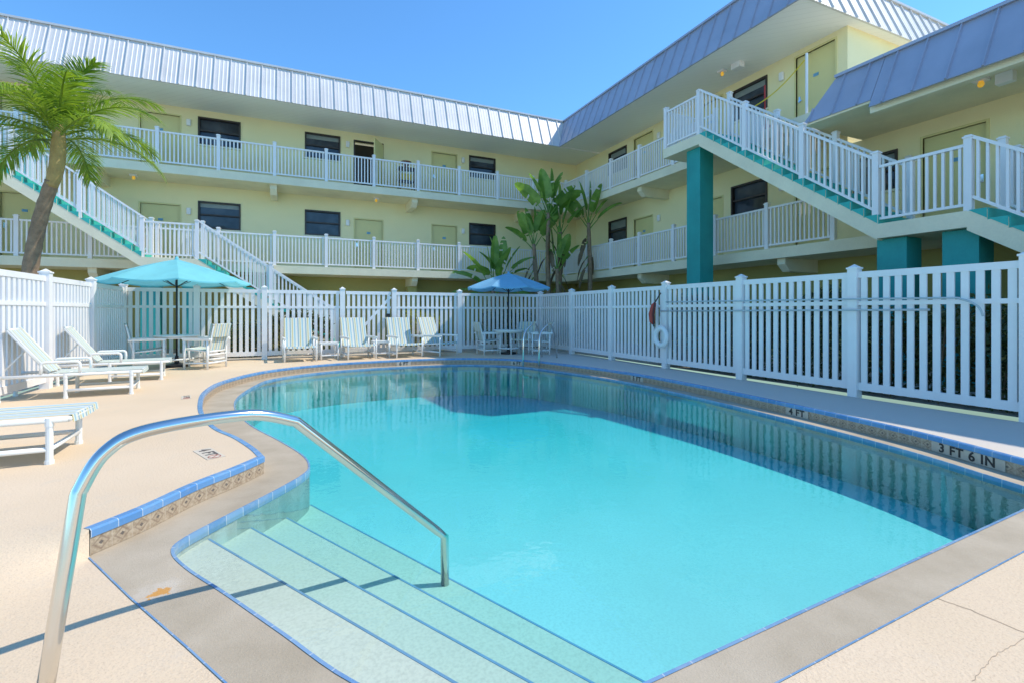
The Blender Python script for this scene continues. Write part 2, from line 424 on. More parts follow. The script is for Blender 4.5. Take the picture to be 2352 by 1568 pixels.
def add_stain(m, c, r):
    nt = m.node_tree; b = nt.nodes['Principled BSDF']; src = b.inputs['Base Color'].links[0].from_socket
    pos = N(nt, 'ShaderNodeNewGeometry').outputs['Position']
    sub = N(nt, 'ShaderNodeVectorMath', operation='SUBTRACT'); L(nt, pos, sub.inputs[0]); sub.inputs[1].default_value = c
    ln = N(nt, 'ShaderNodeVectorMath', operation='LENGTH'); L(nt, sub.outputs[0], ln.inputs[0])
    d = math_(nt, 'ADD', math_(nt, 'DIVIDE', ln.outputs['Value'], r), math_(nt, 'MULTIPLY', math_(nt, 'SUBTRACT', noise(nt, 18, 5, pos, 0.7), 0.5), 2.2))
    c1 = mix(nt, math_(nt, 'MULTIPLY', N_ramp(nt, d, 1.1, 0.5), 0.45), src, (0.62, 0.54, 0.44))
    c2 = mix(nt, N_ramp(nt, d, 0.45, 0.3), c1, (0.60, 0.29, 0.07))
    L(nt, c2, b.inputs['Base Color'])
add_stain(MT['ledge'], G(365, 1357, ZL), 0.11)
mb = strip(MB(), raised, [(-0.045, 0.004), (0.002, 0.004), (0.012, -0.006), (0.012, -0.046)])
struct(mb.build('blue_tile_edge', 'bluetile'))
mb = strip(MB(), raised, [(0.006, ZL+0.002), (0.006, -0.044)])
struct(mb.build('patterned_tile_band', 'deco'))
nearP = [raised[-1]]+o3
mb = strip(MB(), nearP, [(-0.006, ZL+0.004), (0.002, ZL+0.004)])
struct(mb.build('blue_tile_joint', 'bluetile2'))
mb = strip(MB(), inner+[inner[0]], [(-0.012, ZL+0.003), (0.004, ZL+0.003), (0.006, ZL-0.06)])
struct(mb.build('waterline_tile', 'bluetile2'))
def floor_z(y): return -0.60-0.03*y
mb = MB(); n = len(inner)
for i in range(n):
    a = inner[i]; b = inner[(i+1) % n]
    mb.add([(a.x, a.y, ZL-0.002), (b.x, b.y, ZL-0.002), (b.x, b.y, floor_z(b.y)), (a.x, a.y, floor_z(a.y))], [(0, 1, 2, 3)])
mb.add([(p.x, p.y, floor_z(p.y)) for p in inner], [tuple(range(n))])
struct(mb.build('pool_basin', 'plaster'))
LN = [((480, 1236), (1050, 1568), -0.24), ((575, 1209), (1225, 1568), -0.33), ((652, 1184), (1365, 1568), -0.42), ((718, 1160), (1480, 1564), -0.51)]
sb = MB(); nb = MB()
for (p, q, z) in LN:
    a = G(*p, z); b = G(*q, z); d = (b-a).normalized()
    a2 = a-d*0.03; b2 = b+d*0.55
    if b2.y < 1.3: b2 = a+d*((1.33-a.y)/d.y)
    pts = [a2, b2, Vector((0.15, 1.3, z)), Vector((-0.75, 2.9, z)), Vector((-1.0, 3.3, z)), Vector((-0.75, 3.9, z))]
    pts = [Vector((t.x, t.y, z)) for t in pts]
    sb.prism(pts, (0, 0, -0.7))
    nrm = Vector((-d.y, d.x, 0)); nrm = nrm if nrm.x > 0 else -nrm
    nb.bar(a2-nrm*0.003+Vector((0, 0, -0.004)), b2-nrm*0.003+Vector((0, 0, -0.004)), 0.013, 0.012)
struct(sb.build('pool_steps', 'stepplaster'))
struct(nb.build('step_nosing_tile', pm('blue_nosing', (0.20, 0.36, 0.58), 0.3, 0.1, 6, 30, 0)))
mb = MB(); mb.prism([(p.x, p.y, ZW) for p in inner], (0, 0, -1.7))
struct(mb.build('water', 'water', recalc=True))
mb = MB()
R = 600
for (x0, x1, y0, y1) in ((-R, DX0, -R, R), (DX1, R, -R, R), (DX0, DX1, DY1, R), (DX0, DX1, -R, DY0)):
    mb.add([(x0, y0, -0.01), (x1, y0, -0.01), (x1, y1, -0.01), (x0, y1, -0.01)], [(0, 1, 2, 3)])
struct(mb.build('ground', 'paving', recalc=False))
def crack(pts, w):
    mb = MB(); P = []
    for i in range(len(pts)-1):
        a = G(*pts[i], ZL); b = G(*pts[i+1], ZL)
        for k in range(8): P.append(a.lerp(b, k/8)+Vector((random.uniform(-.004, .004), random.uniform(-.004, .004), 0)))
    strip(mb, [xy(p) for p in P], [(-w, ZL+0.002), (w, ZL+0.002)])
    return mb
cm = pm('crack_filler', (0.58, 0.44, 0.30), 0.9, 0.15, 8, 60, 0)
mb = crack([(2150, 1372), (2230, 1400), (2352, 1452), (2420, 1480)], 0.0022); struct(mb.build('deck_crack', cm))
mb = crack([(2400, 1440), (2330, 1480), (2290, 1500), (2262, 1530), (2230, 1568)], 0.001); struct(mb.build('deck_crack', cm))

# ---------------------------------------------------------------- text
def text_mesh(s, size, name, mat, parent, M):
    cu = bpy.data.curves.new(name, 'FONT'); cu.body = s; cu.size = size; cu.align_x = 'CENTER'; cu.align_y = 'CENTER'; cu.offset = 0.03*size
    cu.extrude = 0.0006; cu.space_character = 1.12
    to = bpy.data.objects.new(name+'_tmp', cu); COL.objects.link(to)
    dg = bpy.context.evaluated_depsgraph_get(); dg.update()
    me = bpy.data.meshes.new_from_object(to.evaluated_get(dg)); bpy.data.objects.remove(to)
    me.transform(M); me.materials.clear(); me.materials.append(MT[mat])
    o = bpy.data.objects.new(name, me); COL.objects.link(o); o.parent = parent; return o
def band_marker(px, s, w, label, h=0.098):
    best = None
    for i, p in enumerate(raised):
        X = p.x*CA-p.y*SA; Y = p.x*SA+p.y*CA
        if p.y < 5.0 and p.x < 4 or Y < 0.5: continue
        e = abs(X/Y*F+CX-px)
        if best is None or e < best[0]: best = (e, i)
    i = best[1]; p = raised[i]
    def pxof(q): return (q.x*CA-q.y*SA)/(q.x*SA+q.y*CA)*F+CX
    j = i+1 if (pxof(raised[i+1])-px)*(pxof(p)-px) < 0 else i-1
    t = (px-pxof(p))/(pxof(raised[j])-pxof(p)); p = p.lerp(raised[j], max(0, min(1, t)))
    nn = ra_n[i]
    xa = Vector((-nn.y, nn.x, 0)); za = Vector((nn.x, nn.y, 0)); ya = Vector((0, 0, 1))
    c = Vector((p.x, p.y, -0.098))+za*0.018
    r = thing('depth_marker', label, 'depth marker', c, 'depth markers on the pool edge')
    Mx = Matrix((xa, ya, za)).transposed().to_4x4()
    mb = MB(); mb.box(-w/2, w/2, -h/2, h/2, -0.006, 0); pl = mb.build('marker_tile', 'plate'); pl.data.transform(Mx); pl.parent = r
    text_mesh(s, h*1.2, 'lettering', 'ink', r, Mx @ Matrix.Translation((0, 0, 0.002)))
band_marker(927, '6 FT', 0.38, 'depth tile reading 6 FT at the far left curve of the pool')
band_marker(1188, '6 FT', 0.38, 'depth tile reading 6 FT below the steel ladder rails')
band_marker(1464, '5 FT', 0.36, 'depth tile reading 5 FT on the right pool edge')
band_marker(1832, '4 FT', 0.35, 'depth tile reading 4 FT on the right pool edge')
band_marker(2222, '3 FT 6 IN', 0.67, 'depth tile reading 3 FT 6 IN at the near end of the right edge')
def deck_marker(px, py, s, ang, label, w=0.3, k=1.0):
    c = G(px, py, 0.004); c.z = 0.003
    r = thing('depth_marker', label, 'depth marker', c, 'depth markers set in the deck')
    Mx = Matrix.Rotation(ang, 4, 'Z') @ Matrix.Diagonal((k, k, 1, 1))
    mb = MB(); mb.box(-w/2, w/2, -0.075, 0.075, -0.002, 0.001); pl = mb.build('marker_tile', 'deckplate'); pl.data.transform(Mx); pl.parent = r
    text_mesh(s, 0.13, 'lettering', 'wornink', r, Mx @ Matrix.Translation((-0.045, 0, 0.003)))
    mb = MB(); cx = w/2-0.06
    mb.tube([(cx+0.05*math.cos(t*PI/8), 0.05*math.sin(t*PI/8), 0.002) for t in range(17)], 0.004, 4); mb.bar((cx-0.035, 0.035, 0.002), (cx+0.035, -0.035, 0.002), 0.007, 0.003)
    o = mb.build('no_diving_symbol', 'wornred'); o.data.transform(Mx); o.parent = r
deck_marker(480, 1040, '4 FT', math.radians(-66), 'depth tile reading 4 FT set flat in the beige deck near the steps', 0.42, 0.95)
deck_marker(428, 911, '5 FT', math.radians(-80), 'small worn depth tile lying flat in the deck by the loungers', 0.40, 0.8)

# ---------------------------------------------------------------- railings
def railing(P, Q, n, parent, first=True, last=True, H=1.08, mat='white', pitch=0.115, pname='railing_panel'):
    P = Vector(P); Q = Vector(Q)
    if abs(P.z-Q.z) > 0.5: lift = 0.15
    else: lift = 0.0
    d = Q-P; hd = Vector((d.x, d.y, 0)).normalized()
    ang = math.atan2(hd.y, hd.x); c, s = math.cos(ang), math.sin(ang)
    for i in range(n+1):
        if (i == 0 and not first) or (i == n and not last): continue
        p = P.lerp(Q, i/n); mb = MB()
        for (w, z0, z1) in ((0.052, -0.08, H+0.09+lift), (0.066, H+0.09+lift, H+0.115+lift), (0.045, H+0.115+lift, H+0.135+lift)):
            mb.add([(p.x+c*a*w-s*b*w, p.y+s*a*w+c*b*w, p.z+z) for z in (z0, z1) for (a, b) in ((-1, -1), (1, -1), (1, 1), (-1, 1))],
                   [(3, 2, 1, 0), (4, 5, 6, 7), (0, 1, 5, 4), (1, 2, 6, 5), (2, 3, 7, 6), (3, 0, 4, 7)])
        mb.build('railing_post', mat, parent)
    for i in range(n):
        a = P.lerp(Q, i/n); b = P.lerp(Q, (i+1)/n); a.z += lift; b.z += lift; e3 = (b-a).normalized()*0.06
        mb = MB(); U = Vector((0, 0, 1))
        mb.bar(a+e3+U*(H-0.02), b-e3+U*(H-0.02), 0.07, 0.05); mb.bar(a+e3+U*0.1, b-e3+U*0.1, 0.05, 0.045)
        ln = (Vector((b.x, b.y, 0))-Vector((a.x, a.y, 0))).length; m = max(2, round(ln/pitch))
        for k in range(1, m):
            q = a.lerp(b, k/m); mb.bar(q+U*0.11, q+U*(H-0.03), 0.038, 0.038, hd)
        mb.build(pname, mat, parent)

# ---------------------------------------------------------------- buildings
Z1, Z2, ZS, ZT = 2.88, 5.99, 8.40, 9.66
def wall_open(mb, s0, s1, z0, z1, ops, d0=1.3, th=0.2):
    xs = sorted(set([s0, s1]+[min(max(v, s0), s1) for o in ops for v in o[:2]])); zs = sorted(set([z0, z1]+[min(max(v, z0), z1) for o in ops for v in o[2:4]]))
    for i in range(len(xs)-1):
        for j in range(len(zs)-1):
            cx = (xs[i]+xs[i+1])/2; cz = (zs[j]+zs[j+1])/2
            if any(o[0] < cx < o[1] and o[2] < cz < o[3] for o in ops): continue
            mb.box(xs[i], xs[i+1], d0, d0+th, zs[j], zs[j+1])
def window(T, s0, s1, z0, z1, parent, d=1.3):
    mb = MB(T); w = 0.055
    mb.box(s0, s0+w, d-0.03, d+0.08, z0, z1).box(s1-w, s1, d-0.03, d+0.08, z0, z1)
    mb.box(s0+w, s1-w, d-0.03, d+0.08, z0, z0+w).box(s0+w, s1-w, d-0.03, d+0.08, z1-w, z1)
    zc = z0+(z1-z0)*0.52; mb.box(s0+w, s1-w, d, d+0.07, zc-0.025, zc+0.025)
    f = mb.build('window', 'bronze', parent)
    mb = MB(T); mb.box(s0+w/2, s1-w/2, d+0.085, d+0.10, z0+w/2, z1-w/2); mb.build('pane', 'glass', f)
    if random.random() < 0.6:
        zb = z1-w-(z1-z0)*random.uniform(0.15, 0.4)
        mb = MB(T); mb.box(s0+w, s1-w, d+0.076, d+0.084, zb, z1-w); mb.build('roller_blind', 'blind', f)
    mb = MB(T); mb.box(s0-0.05, s1+0.05, d-0.05, d-0.001, z0-0.06, z0-0.003); mb.build('sill', 'slab', f)
def door(T, s0, s1, z0, z1, parent, d=1.3, hinge=1, opened=False):
    mb = MB(T); w = 0.05
    mb.box(s0-w, s0, d-0.015, d+0.1, z0, z1+w).box(s1, s1+w, d-0.015, d+0.1, z0, z1+w).box(s0, s1, d-0.015, d+0.1, z1, z1+w)
    mb.build('door_frame', 'door' if not opened else 'bronze', parent)
    mb = MB(T)
    if opened:
        mb.prism([(s1, d-0.02, z0+0.02), (s1-0.45, d-0.75, z0+0.02), (s1-0.41, d-0.77, z0+0.02), (s1+0.04, d-0.03, z0+0.02)], (0, 0, z1-z0-0.04))
    else: mb.box(s0, s1, d+0.05, d+0.09, z0+0.01, z1)
    dr = mb.build('door', 'door', parent)
    if not opened:
        hs = s0+0.08 if hinge > 0 else s1-0.08
        mb = MB(T); mb.box(hs-0.025, hs+0.025, d+0.03, d+0.049, z0+0.98, z0+1.14)
        if hinge > 0: mb.box(hs-0.02, hs+0.08, d+0.0, d+0.03, z0+1.0, z0+1.03)
        else: mb.box(hs-0.08, hs+0.02, d+0.0, d+0.03, z0+1.0, z0+1.03)
        mb.build('handle', 'chrome', dr)
        mb = MB(T); c = (s0+s1)/2; mb.box(c-0.07, c+0.07, d+0.040, d+0.049, z0+1.52, z0+1.60); mb.build('number_plate', 'canopy2', dr)
    else:
        mb = MB(T); mb.box(s0, s1, d+0.7, d+0.75, z0, z1+0.1); mb.build('room_shade_panel', 'dark', parent)  # near-black panel, paints the darkness of the room behind the open door
def sconce(T, s, z, parent, d=1.3):
    mb = MB(T); mb.box(s-0.07, s+0.07, d-0.09, d-0.001, z-0.12, z+0.12); mb.build('wall_lamp', 'white', parent, bevel=0.03)
def ceiling_lamp(p, parent):
    p = Vector(p); mb = MB(); mb.box(p.x-0.1, p.x+0.1, p.y-0.1, p.y+0.1, p.z-0.05, p.z-0.001); f = mb.build('ceiling_lamp', 'white', parent)
    bm = MB(); n = 10
    prof = [(0.0, -0.16), (0.03, -0.15), (0.048, -0.12), (0.045, -0.08), (0.03, -0.05)]
    vs = [(p.x+r*math.cos(2*PI*k/n), p.y+r*math.sin(2*PI*k/n), p.z+z) for r, z in prof for k in range(n)]
    bm.add(vs, [(i*n+k, i*n+(k+1) % n, (i+1)*n+(k+1) % n, (i+1)*n+k) for i in range(4) for k in range(n)])
    bm.build('bulb', 'bulb', f, smooth=True)
def mansard(T, s0b, s0t, s1b, s1t, parent, zb=ZS-0.05, zt=ZT, db=-0.82, dt=-0.32, mat='roof', pitch=0.46, ribs=True):
    mb = MB(T); th = 0.05
    mb.add([(s0b, db, zb), (s1b, db, zb), (s1t, dt, zt), (s0t, dt, zt), (s0b, db+th, zb), (s1b, db+th, zb), (s1t, dt+th, zt), (s0t, dt+th, zt)],
           [(0, 1, 2, 3), (4, 7, 6, 5), (0, 4, 5, 1), (3, 2, 6, 7), (0, 3, 7, 4), (1, 5, 6, 2)])
    nr = Vector((0, -abs(zt-zb), abs(dt-db))).normalized()
    smin, smax = min(s0b, s0t), max(s1b, s1t)
    k = math.ceil(smin/pitch)*pitch
    def seam(s, w, h):
        t0, t1 = 0.0, 1.0
        if s1t > s1b and s > s1b: t0 = (s-s1b)/(s1t-s1b)
        if s0t > s0b and s < s0t: t1 = (s-s0b)/(s0t-s0b)
        if s0t < s0b and s < s0b: t0 = (s0b-s)/(s0b-s0t)
        if s1t < s1b and s > s1t: t1 = (s1b-s)/(s1b-s1t)
        if t1-t0 < 0.05: return
        a = Vector((s, db+(dt-db)*t0, zb+(zt-zb)*t0)); b = Vector((s, db+(dt-db)*t1, zb+(zt-zb)*t1))
        mb.prism([a+Vector((-w, 0, 0))-nr*0.002, a+Vector((w, 0, 0))-nr*0.002, a+Vector((w*0.6, 0, 0))+nr*h, a+Vector((-w*0.6, 0, 0))+nr*h], b-a)
    while k < smax:
        seam(k, 0.018, 0.04)
        if ribs:
            for q in (0.25, 0.5, 0.75): seam(k+pitch*q, 0.03, 0.006)
        k += pitch
    mb.build('mansard_roof', mat, parent)
    mb = MB(T); mb.add([(s0t, dt-0.06, zt), (s1t, dt-0.06, zt), (s1t, dt+0.2, zt), (s0t, dt+0.2, zt), (s0t, dt-0.06, zt+0.06), (s1t, dt-0.06, zt+0.06), (s1t, dt+0.2, zt+0.06), (s0t, dt+0.2, zt+0.06)],
           [(0, 1, 2, 3), (4, 7, 6, 5), (0, 4, 5, 1), (3, 2, 6, 7), (0, 3, 7, 4), (1, 5, 6, 2)])
    mb.build('roof_cap', mat, parent)

TB = lambda s, d, z: (s, 18.8+d, z)
TR = lambda s, d, z: (11.27+d, s, z)

bw = thing('motel_wing', 'long pale yellow walk-up wing with bright ribbed metal roof, behind the far fence', 'building', (0, 20, 0))
S0 = -13.0
w_up = [(-3.03, -1.71), (0.44, 1.73), (7.09, 8.35), (-10.6, -9.3)]
d_up = [(-4.69, -3.57), (2.28, 3.35), (5.44, 6.51), (-8.2, -7.1)]
ops1 = [(a, b, Z1+1.33, Z1+2.3) for a, b in w_up]+[(a, b, Z1, Z1+2.08) for a, b in d_up]
ops2 = [(a, b, Z2+1.2, Z2+2.17) for a, b in w_up]+[(a, b, Z2, Z2+2.08) for a, b in d_up]
mb = MB(TB); wall_open(mb, S0, 12.6, Z1-0.0, Z2-0.27, ops1); mb.build('wall', 'wall', bw)
mb = MB(TB); wall_open(mb, S0, 12.6, Z2, ZS, ops2); mb.build('wall', 'wall', bw)
mb = MB(TB); mb.box(S0, 12.6, 1.3, 1.5, -0.02, Z1-0.27); mb.build('ground_floor_wall', 'wall_shade', bw)
for (a, b) in w_up:
    window(TB, a, b, Z1+1.33, Z1+2.3, bw); window(TB, a, b, Z2+1.2, Z2+2.17, bw)
for (a, b) in d_up:
    door(TB, a, b, Z1, Z1+2.08, bw); door(TB, a, b, Z2, Z2+2.08, bw, opened=(a == 2.28))
for z in (Z1, Z2):
    for s in (-3.3, 2.0, 6.8, -6.8): sconce(TB, s, z+1.9, bw)
for z in (Z1, Z2):
    mb = MB(TB); mb.box(S0, 12.6, -0.1, 1.3, z-0.27, z); mb.build('walkway_slab', 'slab', bw)
    for s in (-10.6, -5.6, -0.6, 4.4, 9.4):
        mb = MB(TB); mb.prism([(s-0.11, 1.3, z-0.27), (s-0.11, 0.05, z-0.27), (s-0.11, 0.05, z-0.42), (s-0.11, 0.25, z-0.6), (s-0.11, 1.3, z-0.6)], (0.22, 0, 0)); mb.build('support_beam', 'slab', bw)
mb = MB(TB); mb.box(S0, 12.6, -0.78, 1.3, ZS, ZS+0.03); mb.build('soffit', 'soffit', bw)
mb = MB(TB); mb.box(S0, 12.6, -0.74, -0.70, ZS-0.04, ZS); mb.build('soffit_trim', 'white', bw)
mansard(TB, S0, S0, 10.45, 10.95, bw)
mb = MB(TB); mb.box(S0, 19, -0.2, 8, ZT-0.1, ZT-0.05); mb.build('flat_roof', 'slab', bw)
for z in (Z1, Z2):
    x0 = 11.27-1.69*13
    if z == Z1: railing((x0, 18.8, z), (11.27-1.69*9, 18.8, z), 4, bw, True, True); railing((11.27-1.69*9, 18.8, z), (11.27, 18.8, z), 9, bw, False, True)
    else: railing((x0, 18.8, z), (11.27, 18.8, z), 13, bw)
for x in (-4.7, 3.0): ceiling_lamp((x, 19.4, Z2-0.27), bw)
for x in (-5.6, -0.6, 4.4, 9.4):
    mb = MB(); mb.box(x-0.18, x+0.18, 19.3, 19.66, 0, Z1-0.6); mb.build('ground_pillar', 'wall_shade', bw)

rw = thing('motel_wing', 'pale yellow three-storey wing with metal roof coloured blue grey for its shade, rising behind the right fence', 'building', (14, 12, 0))
wr = [(16.15, 17.4), (9.67, 10.94)]
dr_ = [(14.6, 15.67), (11.3, 12.4), (7.75, 8.8)]
ops1 = [(a, b, Z1+1.33, Z1+2.3) for a, b in wr]+[(a, b, Z1, Z1+2.08) for a, b in dr_]
ops2 = [(a, b, Z2+1.2, Z2+2.17) for a, b in wr]+[(a, b, Z2, Z2+2.22) for a, b in dr_]
mb = MB(TR); wall_open(mb, 7.45, 20.1, Z1, Z2-0.27, ops1, 1.33); mb.build('wall', 'wall', rw)
mb = MB(TR); wall_open(mb, 7.45, 20.1, Z2, ZS, ops2, 1.33); mb.build('wall', 'wall', rw)
mb = MB(TR); mb.box(7.45, 20.1, 1.33, 1.53, -0.02, Z1-0.27); mb.build('ground_floor_wall', 'wall_shade', rw)
mb = MB(); mb.box(12.8, 20, 7.45, 7.65, Z2-0.6, ZS); mb.build('end_wall', 'wall', rw)
for (a, b) in wr:
    window(TR, a, b, Z1+1.33, Z1+2.3, rw, 1.33); window(TR, a, b, Z2+1.2, Z2+2.17, rw, 1.33)
for (a, b) in dr_:
    door(TR, a, b, Z1, Z1+2.08, rw, 1.33, -1); door(TR, a, b, Z2, Z2+2.22, rw, 1.33, -1)
for z in (Z1, Z2):
    for s in (14.2, 9.2): sconce(TR, s, z+1.9, rw, 1.33)
    mb = MB(TR); mb.box(7.3, 18.69, -0.1, 1.33, z-0.27, z); mb.build('walkway_slab', 'slab', rw)
    for s in (13.8, 8.3):
        mb = MB(TR); mb.prism([(s-0.11, 1.33, z-0.27), (s-0.11, 0.05, z-0.27), (s-0.11, 0.05, z-0.42), (s-0.11, 0.25, z-0.6), (s-0.11, 1.33, z-0.6)], (0.22, 0, 0)); mb.build('support_beam', 'slab', rw)
mb = MB(TR); mb.box(7.16, 18.01, -0.78, 1.33, ZS, ZS+0.03); mb.box(7.16, 7.45, 1.33, 9, ZS, ZS+0.03); mb.build('soffit', 'soffit', rw)
mansard(TR, 7.12, 7.62, 17.98, 18.48, rw, mat='roof_shaded', ribs=False, pitch=0.5)
TE = lambda s, d, z: (s, 7.94+d, z)
mansard(TE, 10.45, 10.95, 20, 20, rw, mat='roof')
mb = MB(TR); mb.box(7.7, 18.5, -0.2, 8, ZT-0.1, ZT-0.05); mb.build('flat_roof', 'slab', rw)
railing((11.27, 18.8-1.69*5, Z2), (11.27, 18.8, Z2), 5, rw, True, False)
railing((11.27, 18.8-1.69*7, Z1), (11.27, 18.8, Z1), 7, rw, True, False)
ceiling_lamp((11.6, 10.4, ZS), rw)
mb = MB(); mb.box(11.55, 11.75, 9.75, 10.05, ZS-0.16, ZS-0.001); mb.build('emergency_light', 'white', rw)

nw = thing('motel_wing', 'lower yellow block at the right with overhanging metal roof coloured blue for its shade and one visible door', 'building', (14, 3, 0))
opn = [(4.81, 5.87, Z1, Z1+2.17), (6.35, 7.3, Z1+1.2, Z1+2.1)]
mb = MB(TR); wall_open(mb, -3, 7.45, Z1, 5.42, opn, 1.33); mb.build('wall', 'wall', nw)
mb = MB(TR); mb.box(-3, 7.45, 1.33, 1.53, -0.02, Z1-0.27); mb.build('ground_floor_wall', 'wall_shade', nw)
door(TR, 4.81, 5.87, Z1, Z1+2.17, nw, 1.33); window(TR, 6.35, 7.3, Z1+1.2, Z1+2.1, nw, 1.33)
mb = MB(TR); mb.box(-3, 7.3, -0.1, 1.33, Z1-0.27, Z1); mb.build('walkway_slab', 'slab', nw)
mb = MB(TR); mb.box(-3, 7.1, -0.78, 1.33, 5.42, 5.46); mb.build('soffit', 'slab', nw)
mansard(TR, 5.75, 5.75, 7.14, 6.72, nw, zb=5.46, zt=6.42, mat='roof_shaded', ribs=False, pitch=0.5)
mansard(TR, -3, -3, 5.74, 5.74, nw, zb=5.30, zt=6.42, db=-0.9, dt=-0.32, mat='roof_shaded', ribs=False, pitch=0.5)
mb = MB(TR); mb.prism([(7.14, -0.8, 5.46), (6.72, -0.32, 6.42), (6.72, 1.3, 6.42), (7.14, 1.3, 5.46)], (0, 0, -0.02)); mb.build('hip_end', 'roof_shaded', nw)
mb = MB(TR); mb.box(-3, 6.7, -0.3, 8, 6.36, 6.40); mb.build('flat_roof', 'slab', nw)
mb = MB(TR); mb.box(-3, 5.8, -0.74, -0.6, 5.22, 5.42); mb.box(3.15, 3.45, -0.601, 1.33, 5.1, 5.42); mb.build('eave_beam', 'slab', nw)
ceiling_lamp((11.2, 4.35, 5.42), nw)
mb = MB(); mb.box(11.25, 11.4, 3.95, 4.18, 5.24, 5.419); mb.build('emergency_light', 'white', nw)
sconce(TR, 6.12, Z1+1.75, nw, 1.33)
railing((11.27, -1.0, Z1), (11.27, 3.9, Z1), 3, nw)

def flight(T, s0, z0, s1, z1, d0, d1, n, st):
    ds = (s1-s0)/n; dz = (z1-z0)/n; sg = 1 if ds > 0 else -1
    # cream side with stepped top edge, one closed outline
    out = [(s0, d0, z0-0.30), (s0, d0, z0)]
    for i in range(n):
        a = s0+ds*i; z = z0+dz*i
        out += [(a, d0, z+dz-0.02), (a+ds, d0, z+dz-0.02)]
    out += [(s1, d0, z1-0.32)]
    mb = MB(T); m = len(out); o2_ = [(p[0], d1, p[2]) for p in out]
    tri_f = []
    mb.add(out+o2_, [tuple(range(m)), tuple(range(2*m-1, m-1, -1))]+[(i, (i+1) % m, m+(i+1) % m, m+i) for i in range(m)])
    mb.build('stringer', 'slab', st)
    mb = MB(T)
    for i in range(n):
        a = s0+ds*i; z = z0+dz*i
        x0, x1 = sorted((a-sg*0.012, a+ds+sg*0.0))
        mb.prism([(a-sg*0.014, d0+0.02, z-0.018), (a-sg*0.014, d0+0.02, z+dz), (a+ds-sg*0.016, d0+0.02, z+dz), (a+ds-sg*0.016, d0+0.02, z+dz-0.018), (a-sg*0.002, d0+0.02, z+dz-0.018), (a-sg*0.002, d0+0.02, z-0.018)], (0, d1-d0-0.04, 0))
    mb.build('steps', 'teal_steps', st)
    # painted teal ends of the risers on the open side
    mb = MB(T)
    for i in range(n):
        a = s0+ds*i; z = z0+dz*i
        mb.prism([(a, d0-0.006, z+0.01), (a, d0-0.006, z+dz), (a+ds*0.92, d0-0.006, z+dz)], (0, 0.005, 0))
    mb.build('step_ends', 'teal_steps', st)
rs = thing('staircase', 'outdoor staircase on a tall teal column behind the right fence', 'staircase', (10.5, 5, 0))
X0, X1 = 9.85-11.27, -0.12
flight(TR, 5.3, Z1, 9.6, Z2, X0, X1, 18, rs)
mb = MB(TR); mb.box(9.6, 10.95, X0, X1, Z2-0.27, Z2-0.003); mb.build('landing', 'slab', rs)
mb = MB(TR); mb.box(4.0, 5.3, X0, X1, Z1-0.27, Z1-0.003); mb.build('landing', 'slab', rs)
flight(TR, -0.2, 0.0, 4.0, Z1, X0, X1, 17, rs)
for (x, y, z) in ((10.25, 9.95, Z2-0.28), (10.25, 5.15, Z1-0.28), (10.25, 4.15, Z1-0.28)):
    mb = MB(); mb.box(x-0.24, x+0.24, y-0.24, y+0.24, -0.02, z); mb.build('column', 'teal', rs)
xo = 9.92; xi = 11.05
railing((xo, 9.65, Z2), (xo, 10.9, Z2), 1, rs)
railing((xo, 10.9, Z2), (11.2, 10.9, Z2), 1, rs, False, False)
railing((xo, 5.35, Z1), (xo, 9.65, Z2), 3, rs, True, False)
railing((xi, 5.35, Z1), (xi, 9.65, Z2), 3, rs)
railing((xo, 4.0, Z1), (xo, 5.35, Z1), 1, rs, True, False)
railing((xo, -0.2, 0), (xo, 4.0, Z1), 3, rs, True, False)
railing((xi, -0.2, 0), (xi, 4.0, Z1), 3, rs)

ls = thing('staircase', 'outdoor staircase with turquoise steps behind the palm and left umbrella', 'staircase', (-4, 18, 0))
Y0, Y1 = 17.5-18.8, -0.12
flight(TB, -4.05, Z1, -8.4, Z2, Y0, Y1, 18, ls)
mb = MB(TB); mb.box(-9.8, -8.4, Y0, Y1, Z2-0.27, Z2-0.003); mb.build('landing', 'slab', ls)
mb = MB(TB); mb.box(-4.05, -2.67, Y0, Y1, Z1-0.27, Z1-0.003); mb.build('landing', 'slab', ls)
flight(TB, 1.55, 0.0, -2.67, Z1, Y0, Y1, 17, ls)
for x in (-3.9, -2.85, -8.7):
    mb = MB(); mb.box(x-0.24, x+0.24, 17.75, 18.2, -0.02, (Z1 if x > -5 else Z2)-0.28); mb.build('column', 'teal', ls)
yo = 17.57; yi = 18.6
railing((-4.05, yo, Z1), (-2.67, yo, Z1), 1, ls)
railing((-8.4, yo, Z2), (-4.05, yo, Z1), 3, ls, True, False)
railing((-8.4, yi, Z2), (-4.05, yi, Z1), 3, ls)
railing((-2.67, yo, Z1), (1.4, yo, 0.1), 2, ls, False, True)
railing((-2.67, yi, Z1), (1.4, yi, 0.1), 2, ls)

st_ = thing('plant_stand', 'dark stand with a brown bowl on the upper walkway of the long wing', 'plant stand', (4.15, 19.3, Z2))
mb = MB()
for dx in (-0.28, 0.28):
    for dy in (-0.2, 0.2): mb.box(4.15+dx-0.02, 4.15+dx+0.02, 19.3+dy-0.02, 19.3+dy+0.02, Z2, Z2+0.95)
mb.box(3.82, 4.48, 19.05, 19.55, Z2+0.95, Z2+0.99); mb.box(3.85, 4.45, 19.08, 19.52, Z2+0.45, Z2+0.48); mb.build('rack', 'black', st_)
mb = MB(); n = 14; prof = [(0.06, 0.99), (0.07, 1.1), (0.2, 1.22), (0.22, 1.26)]
mb.add([(4.15+r*math.cos(2*PI*k/n), 19.3+r*math.sin(2*PI*k/n), Z2+z) for r, z in prof for k in range(n)], [(i*n+k, i*n+(k+1) % n, (i+1)*n+(k+1) % n, (i+1)*n+k) for i in range(3) for k in range(n)])
mb.build('bowl', 'terracotta', st_, smooth=True)
